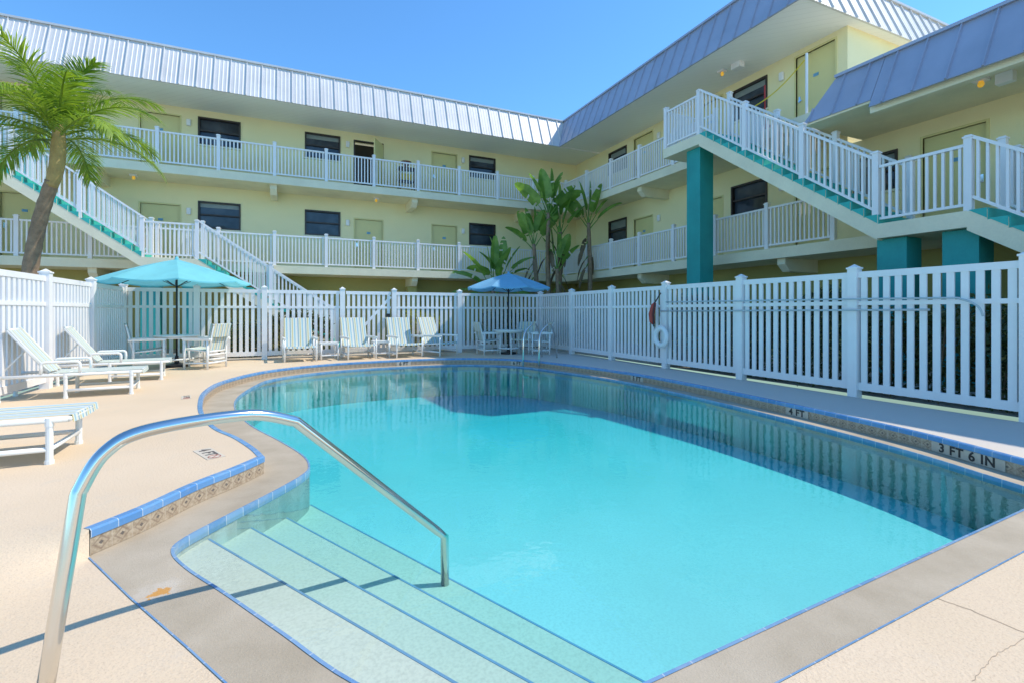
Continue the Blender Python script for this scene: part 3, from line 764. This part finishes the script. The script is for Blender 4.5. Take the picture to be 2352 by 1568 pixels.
mb = MB(); mb.box(3.9, 4.4, 19.15, 19.45, Z2+0.485, Z2+0.75); mb.build('box', 'tape', st_)
br = thing('broom', 'red handled broom leaning by the stair top window', 'broom', (11.5, 8.9, Z2))
mb = MB(); mb.tube([(11.5, 8.9, Z2+0.25), (11.55, 8.95, Z2+1.35)], 0.02, 6); mb.build('handle', 'gravelred', br)
mb = MB(); mb.box(11.4, 11.6, 8.82, 8.98, Z2, Z2+0.25); mb.build('bristles', 'gravelred', br)
pl_ = MB(); pl_.tube([(11.3, 7.62, Z2), (11.3, 7.62, Z2+1.5)], 0.03, 8)
tag(pl_.build('pole', 'white'), 'slim white pole at the end of the top walkway', 'pole')
mb = MB(); P = []
a_ = Vector((11.28, 7.66, Z2+1.35)); b_ = Vector((11.45, 9.2, Z2+0.85))
for k in range(9):
    t = k/8; p = a_.lerp(b_, t); P.append(p-Vector((0, 0, 0.12*math.sin(PI*t))))
for k in range(8): mb.bar(P[k], P[k+1], 0.004, 0.035)
tag(mb.build('caution_tape', 'tape'), 'sagging yellow caution tape tied to the white pole on the top walkway', 'tape')

# ---------------------------------------------------------------- fences
FH = 1.86
def fence_panel(P, Q, parent, name='fence_panel', mat='white_dirty', pitch=0.142, brace=False):
    P = Vector(P); Q = Vector(Q); hd = (Q-P).normalized(); U = Vector((0, 0, 1)); mb = MB()
    a = P+hd*0.065; b = Q-hd*0.065
    for z, h in ((FH-0.06, 0.09), (1.38, 0.06), (0.16, 0.11)): mb.bar(a+U*z, b+U*z, 0.045, h)
    ln = (b-a).length; m = round(ln/pitch)
    for k in range(m):
        q = a.lerp(b, (k+0.5)/m)
        mb.bar(q+U*0.1, q+U*(FH-0.1), 0.024, 0.08, hd)
    if brace: mb.bar(a+U*0.3, b+U*1.7, 0.03, 0.07)
    return mb.build(name, mat, parent)
def fence_post(p, parent, w=0.066, mat='white_dirty'):
    mb = MB(); x, y = p[0], p[1]
    mb.box(x-w, x+w, y-w, y+w, -0.02, FH+0.03).box(x-w-0.012, x+w+0.012, y-w-0.012, y+w+0.012, FH+0.03, FH+0.055)
    z = FH+0.055
    mb.add([(x-w, y-w, z), (x+w, y-w, z), (x+w, y+w, z), (x-w, y+w, z), (x, y, z+0.05)], [(0, 1, 4), (1, 2, 4), (2, 3, 4), (3, 0, 4)])
    return mb.build('fence_post', mat, parent)
FX = 7.66; FY = 14.45
fr_ = thing('fence', 'tall white picket fence running along the right side of the pool', 'fence', (FX, 8, 0))
ys = [14.45, 12.45, 10.45, 8.43, 6.43, 4.43, 2.55, 0.5]
for i, yy in enumerate(ys):
    fence_post((FX, yy), fr_)
    if i: fence_panel((FX, yy, 0), (FX, ys[i-1], 0), fr_)
fb = thing('fence', 'white picket fence across the far end of the pool behind the row of chairs', 'fence', (2, FY, 0))
xs = [-3.7, -2.2, -0.67, 1.30, 2.75, 4.78, FX]
for i, xx in enumerate(xs):
    if i < len(xs)-1: fence_post((xx, FY), fb)
    if i and i != 4: fence_panel((xs[i-1], FY, 0), (xx, FY, 0), fb)
gt = thing('gate', 'white picket gate with diagonal brace in the far fence', 'gate', (2, FY, 0))
fence_panel((1.33, FY, 0), (2.72, FY, 0), gt, 'gate_leaf', brace=True)
mb = MB(); mb.box(2.5, 2.62, FY-0.09, FY-0.04, 1.0, 1.2); mb.build('latch', 'black', gt)
fl = thing('fence', 'white picket fence along the left side behind the reclining loungers', 'fence', (-3.7, 9, 0))
ys = [12.4, 10.43, 8.4, 6.4, 4.4]
for i, yy in enumerate(ys):
    fence_post((-3.7, yy), fl)
    fence_panel((-3.7, yy, 0), (-3.7, ys[i-1] if i else FY, 0), fl)

# ---------------------------------------------------------------- handrail & ladder
hr = thing('handrail', 'large polished steel handrail arching from the deck down into the pool steps', 'handrail', CAMP(-1.66, 1.70, ZL))
pts = [CAMP(-1.66, 1.70, ZL), CAMP(-1.65, 1.83, 0.56), CAMP(-1.60, 1.89, 0.70), CAMP(-1.50, 1.995, 0.765), CAMP(-1.24, 2.27, 0.768), CAMP(-1.09, 2.43, 0.70), CAMP(-0.50, 3.075, -0.125), CAMP(-0.437, 3.12, -0.20), CAMP(-0.434, 3.12, -0.53)]
mb = MB(); mb.tube(catmull([pts[0], pts[1]], 3)[:-1]+catmull(pts[1:6], 8)[:-1]+fillet([pts[5], pts[6], pts[7]], 0.03)[:-1]+[pts[7], pts[8]], 0.0265, 20)
mb.build('rail_tube', 'chrome', hr, smooth=True)
mb = MB(); p = pts[0]; mb.tube([p+Vector((0, 0, 0.001)), p+Vector((0, 0, 0.02))], [0.06, 0.045], 20); mb.build('base_flange', 'chrome', hr)
lad = thing('pool_ladder', 'pair of slim steel ladder rails at the far right corner of the pool', 'ladder', G(1245, 829))
for (px, sh) in ((1204, 0), (1240, 0)):
    e = G(px, 826.5+(px-1204)*0.06)
    nn = Vector((-0.55, -0.835, 0)).normalized()
    rp = fillet([e-nn*0.72+Vector((.45, 0, -0.0)), e-nn*0.68+Vector((.42, 0, 0.55)), e-nn*0.15+Vector((0.3, 0, 0.99)), e+nn*0.12+Vector((0, 0, 0.72)), e+nn*0.25+Vector((0, 0, -0.9))], 0.2)
    mb = MB(); mb.tube(rp, 0.023, 10); mb.build('ladder_rail', 'chrome', lad, smooth=True)
mb = MB()
a = G(1204, 826.5)+nn*0.22; b = G(1240, 828.7)+nn*0.22; a.z = b.z = -0.4; mb.bar(a, b, 0.07, 0.03)
mb.build('rung', 'chrome', lad)

# ---------------------------------------------------------------- umbrellas
def umbrella(loc, R_, ze, zt, mat, label, rot=0.2):
    r = thing('patio_umbrella', label, 'umbrella', loc); x, y, _ = loc; nn = 8; sub = 6
    mb = MB(); rings = [0.0, 0.18, 0.4, 0.65, 0.85, 1.0]; vs = [(x, y, zt)]; fs = []; m = nn*sub
    for ri, q in enumerate(rings[1:]):
        for k in range(m):
            t = (k % sub)/sub; a = rot+2*PI*k/m; fl_ = abs(math.sin(PI*t))
            rad = R_*q*(math.cos(PI/nn)/math.cos((t-0.5)*2*PI/nn))
            z = zt-(zt-ze)*(0.72*q+0.28*q*q)-0.05*q*fl_
            vs.append((x+rad*math.cos(a), y+rad*math.sin(a), z))
    for k in range(m): fs.append((0, 1+k, 1+(k+1) % m))
    for i in range(len(rings)-2):
        for k in range(m): fs.append((1+i*m+k, 1+(i+1)*m+k, 1+(i+1)*m+(k+1) % m, 1+i*m+(k+1) % m))
    b = len(vs); last = 1+(len(rings)-2)*m
    for k in range(m): v = vs[last+k]; vs.append((v[0], v[1], v[2]-0.03))
    for k in range(m): fs.append((last+k, b+k, b+(k+1) % m, last+(k+1) % m))
    mb.add(vs, fs); mb.build('canopy', mat, r)
    mb = MB(); mb.tube([(x, y, 0.05), (x, y, zt-0.02)], 0.02, 10); mb.build('pole', 'black', r, smooth=True)
    mb = MB(); mb.tube([(x, y, zt-0.02), (x, y, zt+0.03), (x, y, zt+0.07)], [0.05, 0.035, 0.008], 8); mb.build('finial', mat, r)
    for k in range(nn):
        a = rot+2*PI*k/nn; mb = MB()
        mb.bar((x, y, zt-0.05), (x+R_*0.97*math.cos(a), y+R_*0.97*math.sin(a), ze-0.015), 0.012, 0.016)
        mb.bar((x, y, ze-0.12), (x+R_*0.5*math.cos(a), y+R_*0.5*math.sin(a), (ze+zt)/2-0.0), 0.01, 0.012); mb.build('rib', 'black', r)
    mb = MB(); mb.tube([(x, y, 0.0), (x, y, 0.05), (x, y, 0.09), (x, y, 0.25)], [0.24, 0.24, 0.05, 0.035], 20); mb.build('base', 'black', r)
u1 = G(406, 841); u2 = G(1168, 812)
umbrella(u1, 1.52, 1.95, 2.47, MT['canopy1'], 'large turquoise patio umbrella above the left table')
umbrella(u2, 1.3, 1.97, 2.42, MT['canopy2'], 'smaller blue patio umbrella above the table in the far right corner', 0.0)

# ---------------------------------------------------------------- furniture (local: faces +y)
def sheet(mb, w, prof):
    m = len(prof); nx = 4
    vs = [((-w/2+w*i/nx), p[0], p[1]-0.012*math.sin(PI*i/nx)) for p in prof for i in range(nx+1)]
    mb.add(vs, [(j*(nx+1)+i, j*(nx+1)+i+1, (j+1)*(nx+1)+i+1, (j+1)*(nx+1)+i) for j in range(m-1) for i in range(nx)])
def make_chair(high):
    r = thing('patio_chair', 'x', 'chair'); w = 0.6 if not high else 0.72; r_ = 0.023
    sh = 0.42 if not high else 0.36; yf = 0.27 if not high else 0.40; yb = -0.24; bt = (-0.36, 0.93) if not high else (-0.50, 1.04); ah = 0.62 if not high else 0.55
    for sx in (-1, 1):
        x = sx*w/2
        mb = MB(); mb.tube([(x, yf, 0.0), (x, yf, ah)], r_, 8); mb.build('leg', 'pvc', r, smooth=True)
        mb = MB(); mb.tube([(x, yb, 0.0), (x, yb, ah)], r_, 8); mb.build('leg', 'pvc', r, smooth=True)
        mb = MB(); mb.tube(fillet([(x, yf+0.03, ah), (x, yb-0.09, ah)], .02), r_*1.1, 8); mb.bar((x, yf+0.05, ah+0.02), (x, yb-0.05, ah+0.02), 0.05, 0.02); mb.build('armrest', 'pvc', r)
    mb = MB()
    for sx in (-1, 1):
        x = sx*(w/2-0.045); mb.tube([(x, yf+0.02, sh), (x, yb, sh-0.05), (x, bt[0], bt[1])], r_*0.9, 8)
        mb.tube([(sx*w/2, yf, 0.13), (sx*w/2, yb, 0.13)], r_*0.9, 8)
    for (yy, zz) in ((yf+0.01, sh), (yb, sh-0.05), (bt[0], bt[1])): mb.tube([(-w/2+0.02, yy, zz), (w/2-0.02, yy, zz)], r_*0.9, 8)
    mb.tube([(-w/2, yb, 0.13), (w/2, yb, 0.13)], r_*0.9, 8); mb.tube([(-w/2, yb, 0.3), (w/2, yb, 0.3)], r_*0.9, 8)
    mb.build('frame', 'pvc', r, smooth=True)
    mb = MB(); sheet(mb, w-0.08, [(yf+0.045, sh-0.02), (yf+0.03, sh+0.03), (0.1, sh-0.01), (yb+0.02, sh-0.03)]); mb.build('seat', 'sling', r, recalc=False)
    mb = MB(); sheet(mb, w-0.06, [(yb+0.03, sh-0.02), ((yb+bt[0])/2+0.03, (sh+bt[1])/2), (bt[0]+0.03, bt[1]+0.028), (bt[0]-0.026, bt[1]+0.024), ((yb+bt[0])/2-0.03, (sh+bt[1])/2)]); mb.build('backrest', 'sling', r, recalc=False)
    return r
def face(o, loc, ang, label, group=None, s=1.0):
    o.location = (loc[0], loc[1], 0); o.rotation_euler = (0, 0, ang); o['label'] = label
    if group: o['group'] = group
    o.scale = (s, s, s)
dch = make_chair(False); lch = make_chair(True)
GC = 'chairs at the umbrella tables'
R3 = Vector((CA, -SA, 0)); F3 = Vector((SA, CA, 0))
face(dch, G(338, 846), math.radians(-75), 'striped sling patio chair on the left side of the left umbrella table', GC, 1.04)
c = copy_tree(dch); face(c, G(474, 844), math.radians(62), 'striped sling patio chair on the right side of the left umbrella table', GC, 1.04)
c = copy_tree(dch); face(c, (u1.x+0.55, u1.y+0.5), math.radians(140), 'patio chair tucked behind the left umbrella table against the far fence', GC)
p = u2-R3*0.62; c = copy_tree(dch); face(c, p, math.radians(-90), 'striped patio chair left of the far corner umbrella table', GC)
p = u2+R3*0.45+F3*0.25; c = copy_tree(dch); face(c, p, math.radians(130), 'striped patio chair right of the far corner umbrella table beside the ladder', GC)
p = u2+R3*0.95-F3*0.1; c = copy_tree(dch); face(c, p, math.radians(70), 'outermost patio chair behind the steel ladder rails', GC)
for i, (x, an, lab) in enumerate([(0.17, 184, 'high-backed striped chair farthest left in the row before the far fence'), (1.63, 190, 'high-backed striped chair in front of the gate left post'), (2.89, 190, 'high-backed striped chair just right of the gate, third in the row'), (3.88, 212, 'high-backed striped chair turned slightly, at the right end of the row')]):
    o = lch if i == 0 else copy_tree(lch); face(o, (x, 13.72), math.radians(an), lab, 'high-backed chairs along the far fence', 1.03)
def make_table():
    r = thing('round_table', 'x', 'table'); n = 28; R1 = 0.45
    mb = MB(); mb.tube([(0, 0, 0.69), (0, 0, 0.72)], R1, n); mb.build('tabletop', 'pvc', r, bevel=0.008)
    mb = MB(); mb.tube([((R1-.05)*math.cos(2*PI*k/24), (R1-.05)*math.sin(2*PI*k/24), 0.665) for k in range(25)], 0.022, 8); mb.build('rim_ring', 'pvc', r, smooth=True)
    mb = MB(); mb.tube([(0.32*math.cos(2*PI*k/24), 0.32*math.sin(2*PI*k/24), 0.18) for k in range(25)], 0.02, 8); mb.build('foot_ring', 'pvc', r, smooth=True)
    for k in range(4):
        a = PI/4+k*PI/2; mb = MB(); mb.tube([(0.33*math.cos(a), 0.33*math.sin(a), 0), (0.30*math.cos(a), 0.30*math.sin(a), 0.67)], 0.022, 8); mb.build('leg', 'pvc', r, smooth=True)
    return r
t1 = make_table(); face(t1, u1, 0.2, 'round white patio table under the turquoise umbrella', 'umbrella tables')
t2 = copy_tree(t1); face(t2, u2, 0.6, 'round white patio table under the blue umbrella', 'umbrella tables')
def make_side():
    r = thing('side_table', 'x', 'table'); mb = MB()
    for k in range(5): mb.box(-0.23+k*0.094, -0.23+k*0.094+0.082, -0.23, 0.23, 0.43, 0.45)
    mb.build('tabletop', 'pvc', r)
    mb = MB(); q = 0.21
    mb.tube([(-q, -q, 0.41), (q, -q, 0.41), (q, q, 0.41), (-q, q, 0.41), (-q, -q, 0.41)], 0.02, 6); mb.build('frame', 'pvc', r)
    mb = MB(); mb.tube([(-q, -q, 0.12), (q, -q, 0.12), (q, q, 0.12), (-q, q, 0.12), (-q, -q, 0.12)], 0.018, 6); mb.build('stretcher', 'pvc', r)
    for sx in (-1, 1):
        for sy in (-1, 1): mb = MB(); mb.tube([(sx*q, sy*q, 0), (sx*q, sy*q, 0.42)], 0.021, 8); mb.build('leg', 'pvc', r, smooth=True)
    return r
sd = make_side(); face(sd, (0.88, 13.75), 0.1, 'small white side table between the first two chairs along the far fence', 'small side tables')
s2 = copy_tree(sd); face(s2, (2.27, 13.9), 0.0, 'small white side table between the second and third chairs along the far fence', 'small side tables')
def make_chaise(angle):
    r = thing('chaise_lounge', 'x', 'lounge chair'); w = 0.68; r_ = 0.026; sh = 0.36; hy = -1.12; Lt = -1.75
    bl = 0.80; ca, sa = math.cos(angle), math.sin(angle)
    for sx in (-1, 1):
        x = sx*w/2
        for yy in (-0.12, -0.92, -1.66): mb = MB(); mb.tube([(x, yy, 0), (x, yy, sh)], r_, 10); mb.tube([(x, yy, 0), (x, yy, 0.03)], r_*1.25, 10); mb.tube([(x, yy, sh-0.05), (x, yy, sh+0.02)], r_*1.2, 10); mb.build('leg', 'pvc', r, smooth=False)
    mb = MB()
    for sx in (-1, 1):
        mb.tube([(sx*w/2, 0.0, sh), (sx*w/2, Lt, sh)], r_, 10); mb.tube([(sx*w/2, -0.12, 0.12), (sx*w/2, -0.92, 0.12)], r_*0.85, 8)
    for yy in (0.0, Lt, -0.92): mb.tube([(-w/2, yy, sh), (w/2, yy, sh)], r_*0.95, 10)
    mb.tube([(-w/2, -0.12, 0.12), (w/2, -0.12, 0.12)], r_*0.85, 8); mb.build('frame', 'pvc', r, smooth=True)
    for sx in (-1, 1):
        x = sx*w/2; mb = MB(); mb.tube(fillet([(x, -0.75, sh), (x, -0.75, sh+0.2), (x, -1.2, sh+0.2), (x, -1.2, sh)], 0.06), r_*0.85, 8)
        mb.build('armrest', 'pvc', r, smooth=True)
    mb = MB()
    for sx in (-1, 1): mb.tube([(sx*(w/2-0.06), hy, sh+0.03), (sx*(w/2-0.06), hy-bl*ca, sh+0.03+bl*sa)], r_*0.85, 8)
    mb.tube([(-w/2+0.06, hy-bl*ca, sh+0.03+bl*sa), (w/2-0.06, hy-bl*ca, sh+0.03+bl*sa)], r_*0.85, 8)
    mb.tube([(0.2, hy-bl*ca*0.6, sh+bl*sa*0.6), (0.2, Lt+0.05, sh)], 0.012, 6); mb.build('back_frame', 'pvc', r, smooth=True)
    mb = MB(); sheet(mb, w-0.02, [(0.03, sh-0.03), (0.02, sh+0.032), (-0.4, sh+0.03), (-0.8, sh+0.03), (hy, sh+0.035)]); mb.build('seat', 'sling', r, recalc=False)
    mb = MB(); sheet(mb, w-0.08, [(hy, sh+0.06), (hy-bl*ca*0.5, sh+0.06+bl*sa*0.5), (hy-bl*ca, sh+0.065+bl*sa)]); mb.build('backrest', 'sling', r, recalc=False)
    return r
ch = make_chaise(math.radians(55))
GR = 'white loungers with striped slings'
face(ch, (-2.17, 9.5), math.radians(-84), 'reclined white lounger by the left fence, second from the camera', GR, 0.95)
c = copy_tree(ch); face(c, (-2.15, 11.2), math.radians(-82), 'reclined white lounger farthest along the left fence, nearest the umbrella', GR, 0.93)
ch2 = make_chaise(math.radians(12)); face(ch2, (-1.72, 5.56), math.radians(-88), 'lounger closest to the camera, only its foot end in view at left', GR)

# ---------------------------------------------------------------- rescue equipment
lr = thing('life_ring', 'white life ring hanging on a post of the right fence', 'life ring', (7.5, 8.43, 0.7))
mb = MB(); mb.tube([(7.52, 8.43+0.175*math.cos(2*PI*k/28), 0.70+0.19*math.sin(2*PI*k/28)) for k in range(29)], 0.055, 12, False); mb.build('ring', 'white', lr, smooth=True)
mb = MB(); mb.tube([(7.50, 8.43+0.235*math.cos(2*PI*k/28), 0.70+0.25*math.sin(2*PI*k/28)+0.01*math.cos(k*1.8)) for k in range(29)], 0.007, 6, False); mb.tube([(7.5, 8.43, 0.93), (7.5, 8.44, 1.15)], 0.008, 6); mb.build('rope', 'white', lr)
rb = thing('rescue_float', 'red rescue float with strap hung high on the fence post above the life ring', 'rescue float', (7.5, 8.6, 1.25))
mb = MB(); mb.tube([(7.49, 8.64, 0.98), (7.48, 8.68, 1.04), (7.48, 8.70, 1.2), (7.49, 8.64, 1.40), (7.5, 8.60, 1.46)], [0.03, 0.06, 0.065, 0.055, 0.025], 12)
mb.build('float_body', 'rust', rb, smooth=True)
mb = MB(); mb.tube([(7.46, 8.60, 0.92), (7.42, 8.58, 1.2), (7.45, 8.55, 1.46), (7.55, 8.47, 1.68)], 0.014, 6); mb.build('strap', 'black', rb)
pc = MB(); pc.tube([(7.56, 8.5, 1.27), (7.56, 3.45, 1.28)], 0.014, 8); tag(pc.build('reach_pole', 'pole', smooth=True), 'long straight pale pole, lower of two hung along the right fence', 'pole')
pc = MB(); pc.tube(catmull([Vector(p) for p in [(7.54, 8.3, 1.47), (7.54, 5.5, 1.45), (7.54, 3.4, 1.43), (7.54, 3.12, 1.41), (7.52, 2.95, 1.32), (7.52, 2.9, 1.2)]], 5), 0.013, 8); tag(pc.build('rescue_hook', 'pole', smooth=True), 'pale rescue hook pole with curved end, upper of two along the right fence', 'pole')

# ---------------------------------------------------------------- vegetation
def leaf_quad(vs, fs, c, d, n, l, w):
    s = d.cross(n).normalized()*w/2; b = len(vs)
    vs += [c, c+d*l*0.5+s, c+d*l, c+d*l*0.5-s]; fs.append((b, b+1, b+2, b+3))
def rv(): return Vector((random.gauss(0, 1), random.gauss(0, 1), random.gauss(0, 1))).normalized()
def hedge(name, label, x0, x1, y0, y1, z1, count, mat, lw=0.05, cat='hedge'):
    r = thing(name, label, cat, ((x0+x1)/2, (y0+y1)/2, 0)); vs = []; fs = []
    for i in range(count):
        x = random.uniform(x0, x1); y = random.uniform(y0, y1)
        h = z1*(0.8+0.25*math.sin(y*3.1+1)*math.cos(x*2.0+y)+0.1*random.random()); z = h*(1-random.random()**1.6*0.97)
        leaf_quad(vs, fs, Vector((x, y, z)), rv(), rv(), lw*random.uniform(1.2, 2.2), lw)
    mb = MB(); mb.add(vs, fs); mb.build('foliage', mat, r, recalc=False)
    mb = MB()
    for i in range(int((abs(y1-y0)+abs(x1-x0))*4)):
        x = random.uniform(x0, x1); y = random.uniform(y0, y1); mb.tube([(x, y, 0), (x+random.uniform(-.1, .1), y+random.uniform(-.1, .1), z1*0.7)], 0.012, 5)
    o = mb.build('stems', 'brownleaf', r); o['kind'] = 'stuff'
hedge('hedge', 'dark leafy hedge seen through the right fence', 8.05, 8.9, 0.6, 9.2, 1.5, 22000, MT['hedge'])
hedge('shrub', 'yellow green shrub seen through the far fence beside the gate', 3.3, 4.6, 15.2, 16.0, 1.25, 2600, MT['shrub'], 0.05, 'shrub')
hedge('shrub', 'dark green shrub behind the far right fence corner under the tall plants', 6.0, 10.5, 15.2, 16.2, 1.3, 4500, MT['hedge'], 0.06, 'shrub')
hedge('shrub', 'dark green shrub seen through the far fence left of the gate', -2.0, 1.1, 15.3, 16.0, 1.2, 4000, MT['hedge'], 0.06, 'shrub')

def palm():
    bx, by = CAMP(-8.72, 8.65, 0)[:2]
    r = thing('palm_tree', 'small palm tree with curved trunk at the left behind the fence', 'tree', (bx, by, 0))
    P = [Vector((bx, by, 0))+R3*dx+Vector((0, 0, z)) for dx, z in ((-0.08, 0), (-0.02, 1.2), (0.08, 2.1), (0.24, 2.9), (0.46, 3.6))]
    tp = catmull(P, 8); rr = [0.13-0.03*(i/len(tp))+0.005*math.sin(i*2.4) for i in range(len(tp))]
    mb = MB(); mb.tube(tp, rr, 14); mb.build('trunk', 'trunk', r, smooth=True)
    cs = [tp[-1]+R3*dx+Vector((0, 0, z)) for dx, z in ((-0.02, -0.1), (0.08, 0.25), (0.12, 0.75), (0.10, 1.05))]
    mb = MB(); mb.tube(catmull(cs, 5), [0.095+0.02*math.sin(i/16*PI)-0.06*max(0, i/15-0.5) for i in range(16)], 12); mb.build('crownshaft', 'shaft', r, smooth=True)
    C = cs[-1]; vs = []; fs = []; rm = MB()
    nf = 20
    for k in range(nf):
        az = k*2.399+0.9; el = math.radians(random.uniform(72, 86) if k < 4 else 66-(k-4)*3.3+random.uniform(-6, 6)); ln = random.uniform(1.6, 1.9) if k > 3 else 1.45
        d = Vector((math.cos(az)*math.cos(el), math.sin(az)*math.cos(el), math.sin(el))); p = C.copy()-Vector((0, 0, 0.12+0.012*k)); pts = [p.copy()]; dirs = [d.copy()]
        m = 36
        for i in range(m):
            d = (d+Vector((0, 0, -0.026-0.0011*i))).normalized(); p = p+d*ln/m; pts.append(p.copy()); dirs.append(d.copy())
        rm.tube(pts[::3]+[pts[-1]], [0.018*(1-i/15)+0.003 for i in range(len(pts[::3])+1)], 5)
        for i in range(4, m+1):
            t = i/m; d = dirs[i]; side = d.cross(Vector((0, 0, 1)))
            if side.length < 0.1: side = Vector((math.cos(az+1.57), math.sin(az+1.57), 0))
            side.normalize(); up = side.cross(d).normalized(); ll = 0.48*math.sin(PI*(0.12+0.8*t))**0.7+0.06
            for sg in (-1, 1):
                for sub in (0, 1):
                    b0 = pts[i]-d*(ln/m*0.5*sub)
                    dd = (side*sg*0.75+d*(0.6+0.5*t)+up*0.3+rv()*0.18).normalized()
                    q = [b0]; dc = dd.copy()
                    for s_ in range(3):
                        dc = (dc+Vector((0, 0, -0.26))).normalized(); q.append(q[-1]+dc*ll/3)
                    wv = dd.cross(up).normalized(); W = [0.008, 0.011, 0.008, 0.001]; o = len(vs)
                    for j in range(4): vs += [q[j]-wv*W[j], q[j]+wv*W[j]]
                    for j in range(3): fs.append((o+2*j, o+2*j+1, o+2*j+3, o+2*j+2))
    mb = MB(); mb.add(vs, fs); mb.build('crown', 'palm', r, recalc=False)
    rm.build('frond_ribs', 'palm', r, smooth=True)
palm()
def paddle(vs, fs, base, az, el, pet, ln, wd, droop, stems):
    d = Vector((math.cos(az)*math.cos(el), math.sin(az)*math.cos(el), math.sin(el))); p = base.copy(); pts = [p.copy()]
    for i in range(6): d = (d+Vector((0, 0, -0.02))).normalized(); p = p+d*pet/6; pts.append(p.copy())
    stems.tube(pts, [0.03-0.003*i for i in range(len(pts))], 6)
    m = 18; side0 = d.cross(Vector((0, 0, 1)))
    if side0.length < 0.15: side0 = Vector((-math.sin(az), math.cos(az), 0))
    side0.normalize(); tw = random.uniform(-0.9, 0.9); prev = None
    for i in range(m+1):
        t = i/m; d = (d+Vector((0, 0, -droop/m))).normalized(); up = side0.cross(d).normalized(); side = (side0*math.cos(tw)+up*math.sin(tw)).normalized()
        w = wd*min(1, (t+0.05)*5)**0.6*(1-max(0, t-0.55)/0.47)**0.55 if t < 0.999 else 0.02
        w *= random.uniform(0.93, 1.0)
        n_ = side.cross(d).normalized(); o = len(vs)
        vs += [p-side*w/2+n_*w*0.13, p.copy(), p+side*w/2+n_*w*0.13]
        if prev is not None:
            if random.random() > 0.06: fs.append((prev, prev+1, o+1, o))
            if random.random() > 0.06: fs.append((prev+1, prev+2, o+2, o+1))
        prev = o
        p = p+d*ln/m
def banana(name, label, stemsdef, loc, dead=True, wd=0.5, flat=0.0):
    r = thing(name, label, 'plant', loc); vs = []; fs = []; tr = MB(); stm = MB(); dv = []; df = []
    for (dx, dy, h, lx, nl, ll) in stemsdef:
        b = Vector((loc[0]+dx, loc[1]+dy, 0)); t = b+Vector((lx*CA, -lx*SA, h)); mid = (b+t)/2+Vector((random.uniform(-.1, .1), 0, 0))
        tr.tube(catmull([b, mid, t], 6), [0.12-0.004*i for i in range(13)], 8)
        pa = math.radians(-24.5)+random.uniform(-0.35, 0.35)
        for k in range(nl):
            az = pa+(k % 2)*PI+random.uniform(-0.4, 0.4); el = math.radians(87-k*(6.4+flat)+random.uniform(-4, 4))
            paddle(vs, fs, t-Vector((0, 0, 0.05*k)), az, max(el, 0.3), ll*random.uniform(0.35, 0.55), ll*random.uniform(0.75, 0.95), wd*random.uniform(0.8, 1.1), 0.10+(0.09+flat*0.015)*k, stm)
        if dead:
            for k in range(5): paddle(dv, df, t-Vector((0, 0, 0.4+0.3*k)), random.uniform(0, 6.28), -0.9, 0.25, 0.9, 0.2, 1.2, stm)
    tr.build('trunk', 'trunk', r, smooth=True); stm.build('leaf_stalks', 'banana', r, smooth=True)
    mb = MB(); mb.add(vs, fs); mb.build('crown', 'banana', r, recalc=False)
    if dead: mb = MB(); mb.add(dv, df); mb.build('dead_leaves', 'brownleaf', r, recalc=False)
random.seed(21)
banana('broad_leaved_plant', 'tall clump of broad paddle leaves in the corner where the two wings meet', [(0, 0, 5.1, -0.1, 7, 1.35), (0.3, 0.1, 4.4, 0.15, 6, 1.3), (-0.2, 0.2, 3.9, -0.4, 6, 1.2), (0.1, -0.3, 2.9, 0.0, 5, 1.2)], (9.15, 16.4, 0), True, 0.55)
banana('broad_leaved_plant', 'slender leaning broad leaved plant just right of the tall clump', [(0, 0, 4.8, 0.0, 7, 1.3)], (10.75, 16.2, 0), True, 0.52)
banana('broad_leaved_plant', 'lower drooping broad leaved plant left of the tall clump', [(0, 0, 2.2, -0.25, 10, 1.4), (0.15, 0.2, 2.6, 0.0, 6, 1.2)], (7.15, 16.8, 0), True, 0.42, 3.0)

# ---------------------------------------------------------------- camera, light, sky
cam = bpy.data.cameras.new('Camera'); co = bpy.data.objects.new('Camera', cam); COL.objects.link(co)
co.location = (0, 0, EYE); co.rotation_euler = (PI/2, 0, -math.atan2(SA, CA))
cam.lens = 36*F/2352; cam.shift_y = -(784-HZ)/2352; cam.clip_end = 3000; cam.clip_start = 0.05
SC.camera = co
sv = Vector((0.73, -0.22, 1.0)).normalized()
sun = bpy.data.lights.new('Sun', 'SUN'); so = bpy.data.objects.new('Sun', sun); COL.objects.link(so)
sun.energy = 4.2; sun.angle = math.radians(0.53); sun.color = (1.0, 0.93, 0.82)
so.rotation_euler = (-sv).to_track_quat('-Z', 'Y').to_euler(); so.location = (20, -5, 25)
w = bpy.data.worlds.new('World'); SC.world = w; w.use_nodes = True; nt = w.node_tree
sky = nt.nodes.new('ShaderNodeTexSky'); sky.sky_type = 'NISHITA'; sky.sun_disc = False
sky.sun_elevation = math.asin(sv.z); sky.sun_rotation = math.atan2(sv.x, sv.y); sky.air_density = 1.0; sky.dust_density = 0.05; sky.ozone_density = 3.0
tint = mix(nt, 1.0, sky.outputs[0], (0.90, 1.50, 1.85), 'MULTIPLY')
nt.links.new(tint, nt.nodes['Background'].inputs[0]); nt.nodes['Background'].inputs[1].default_value = 0.15
SC.view_settings.view_transform = 'Standard'; SC.view_settings.look = 'None'; SC.view_settings.exposure = 0
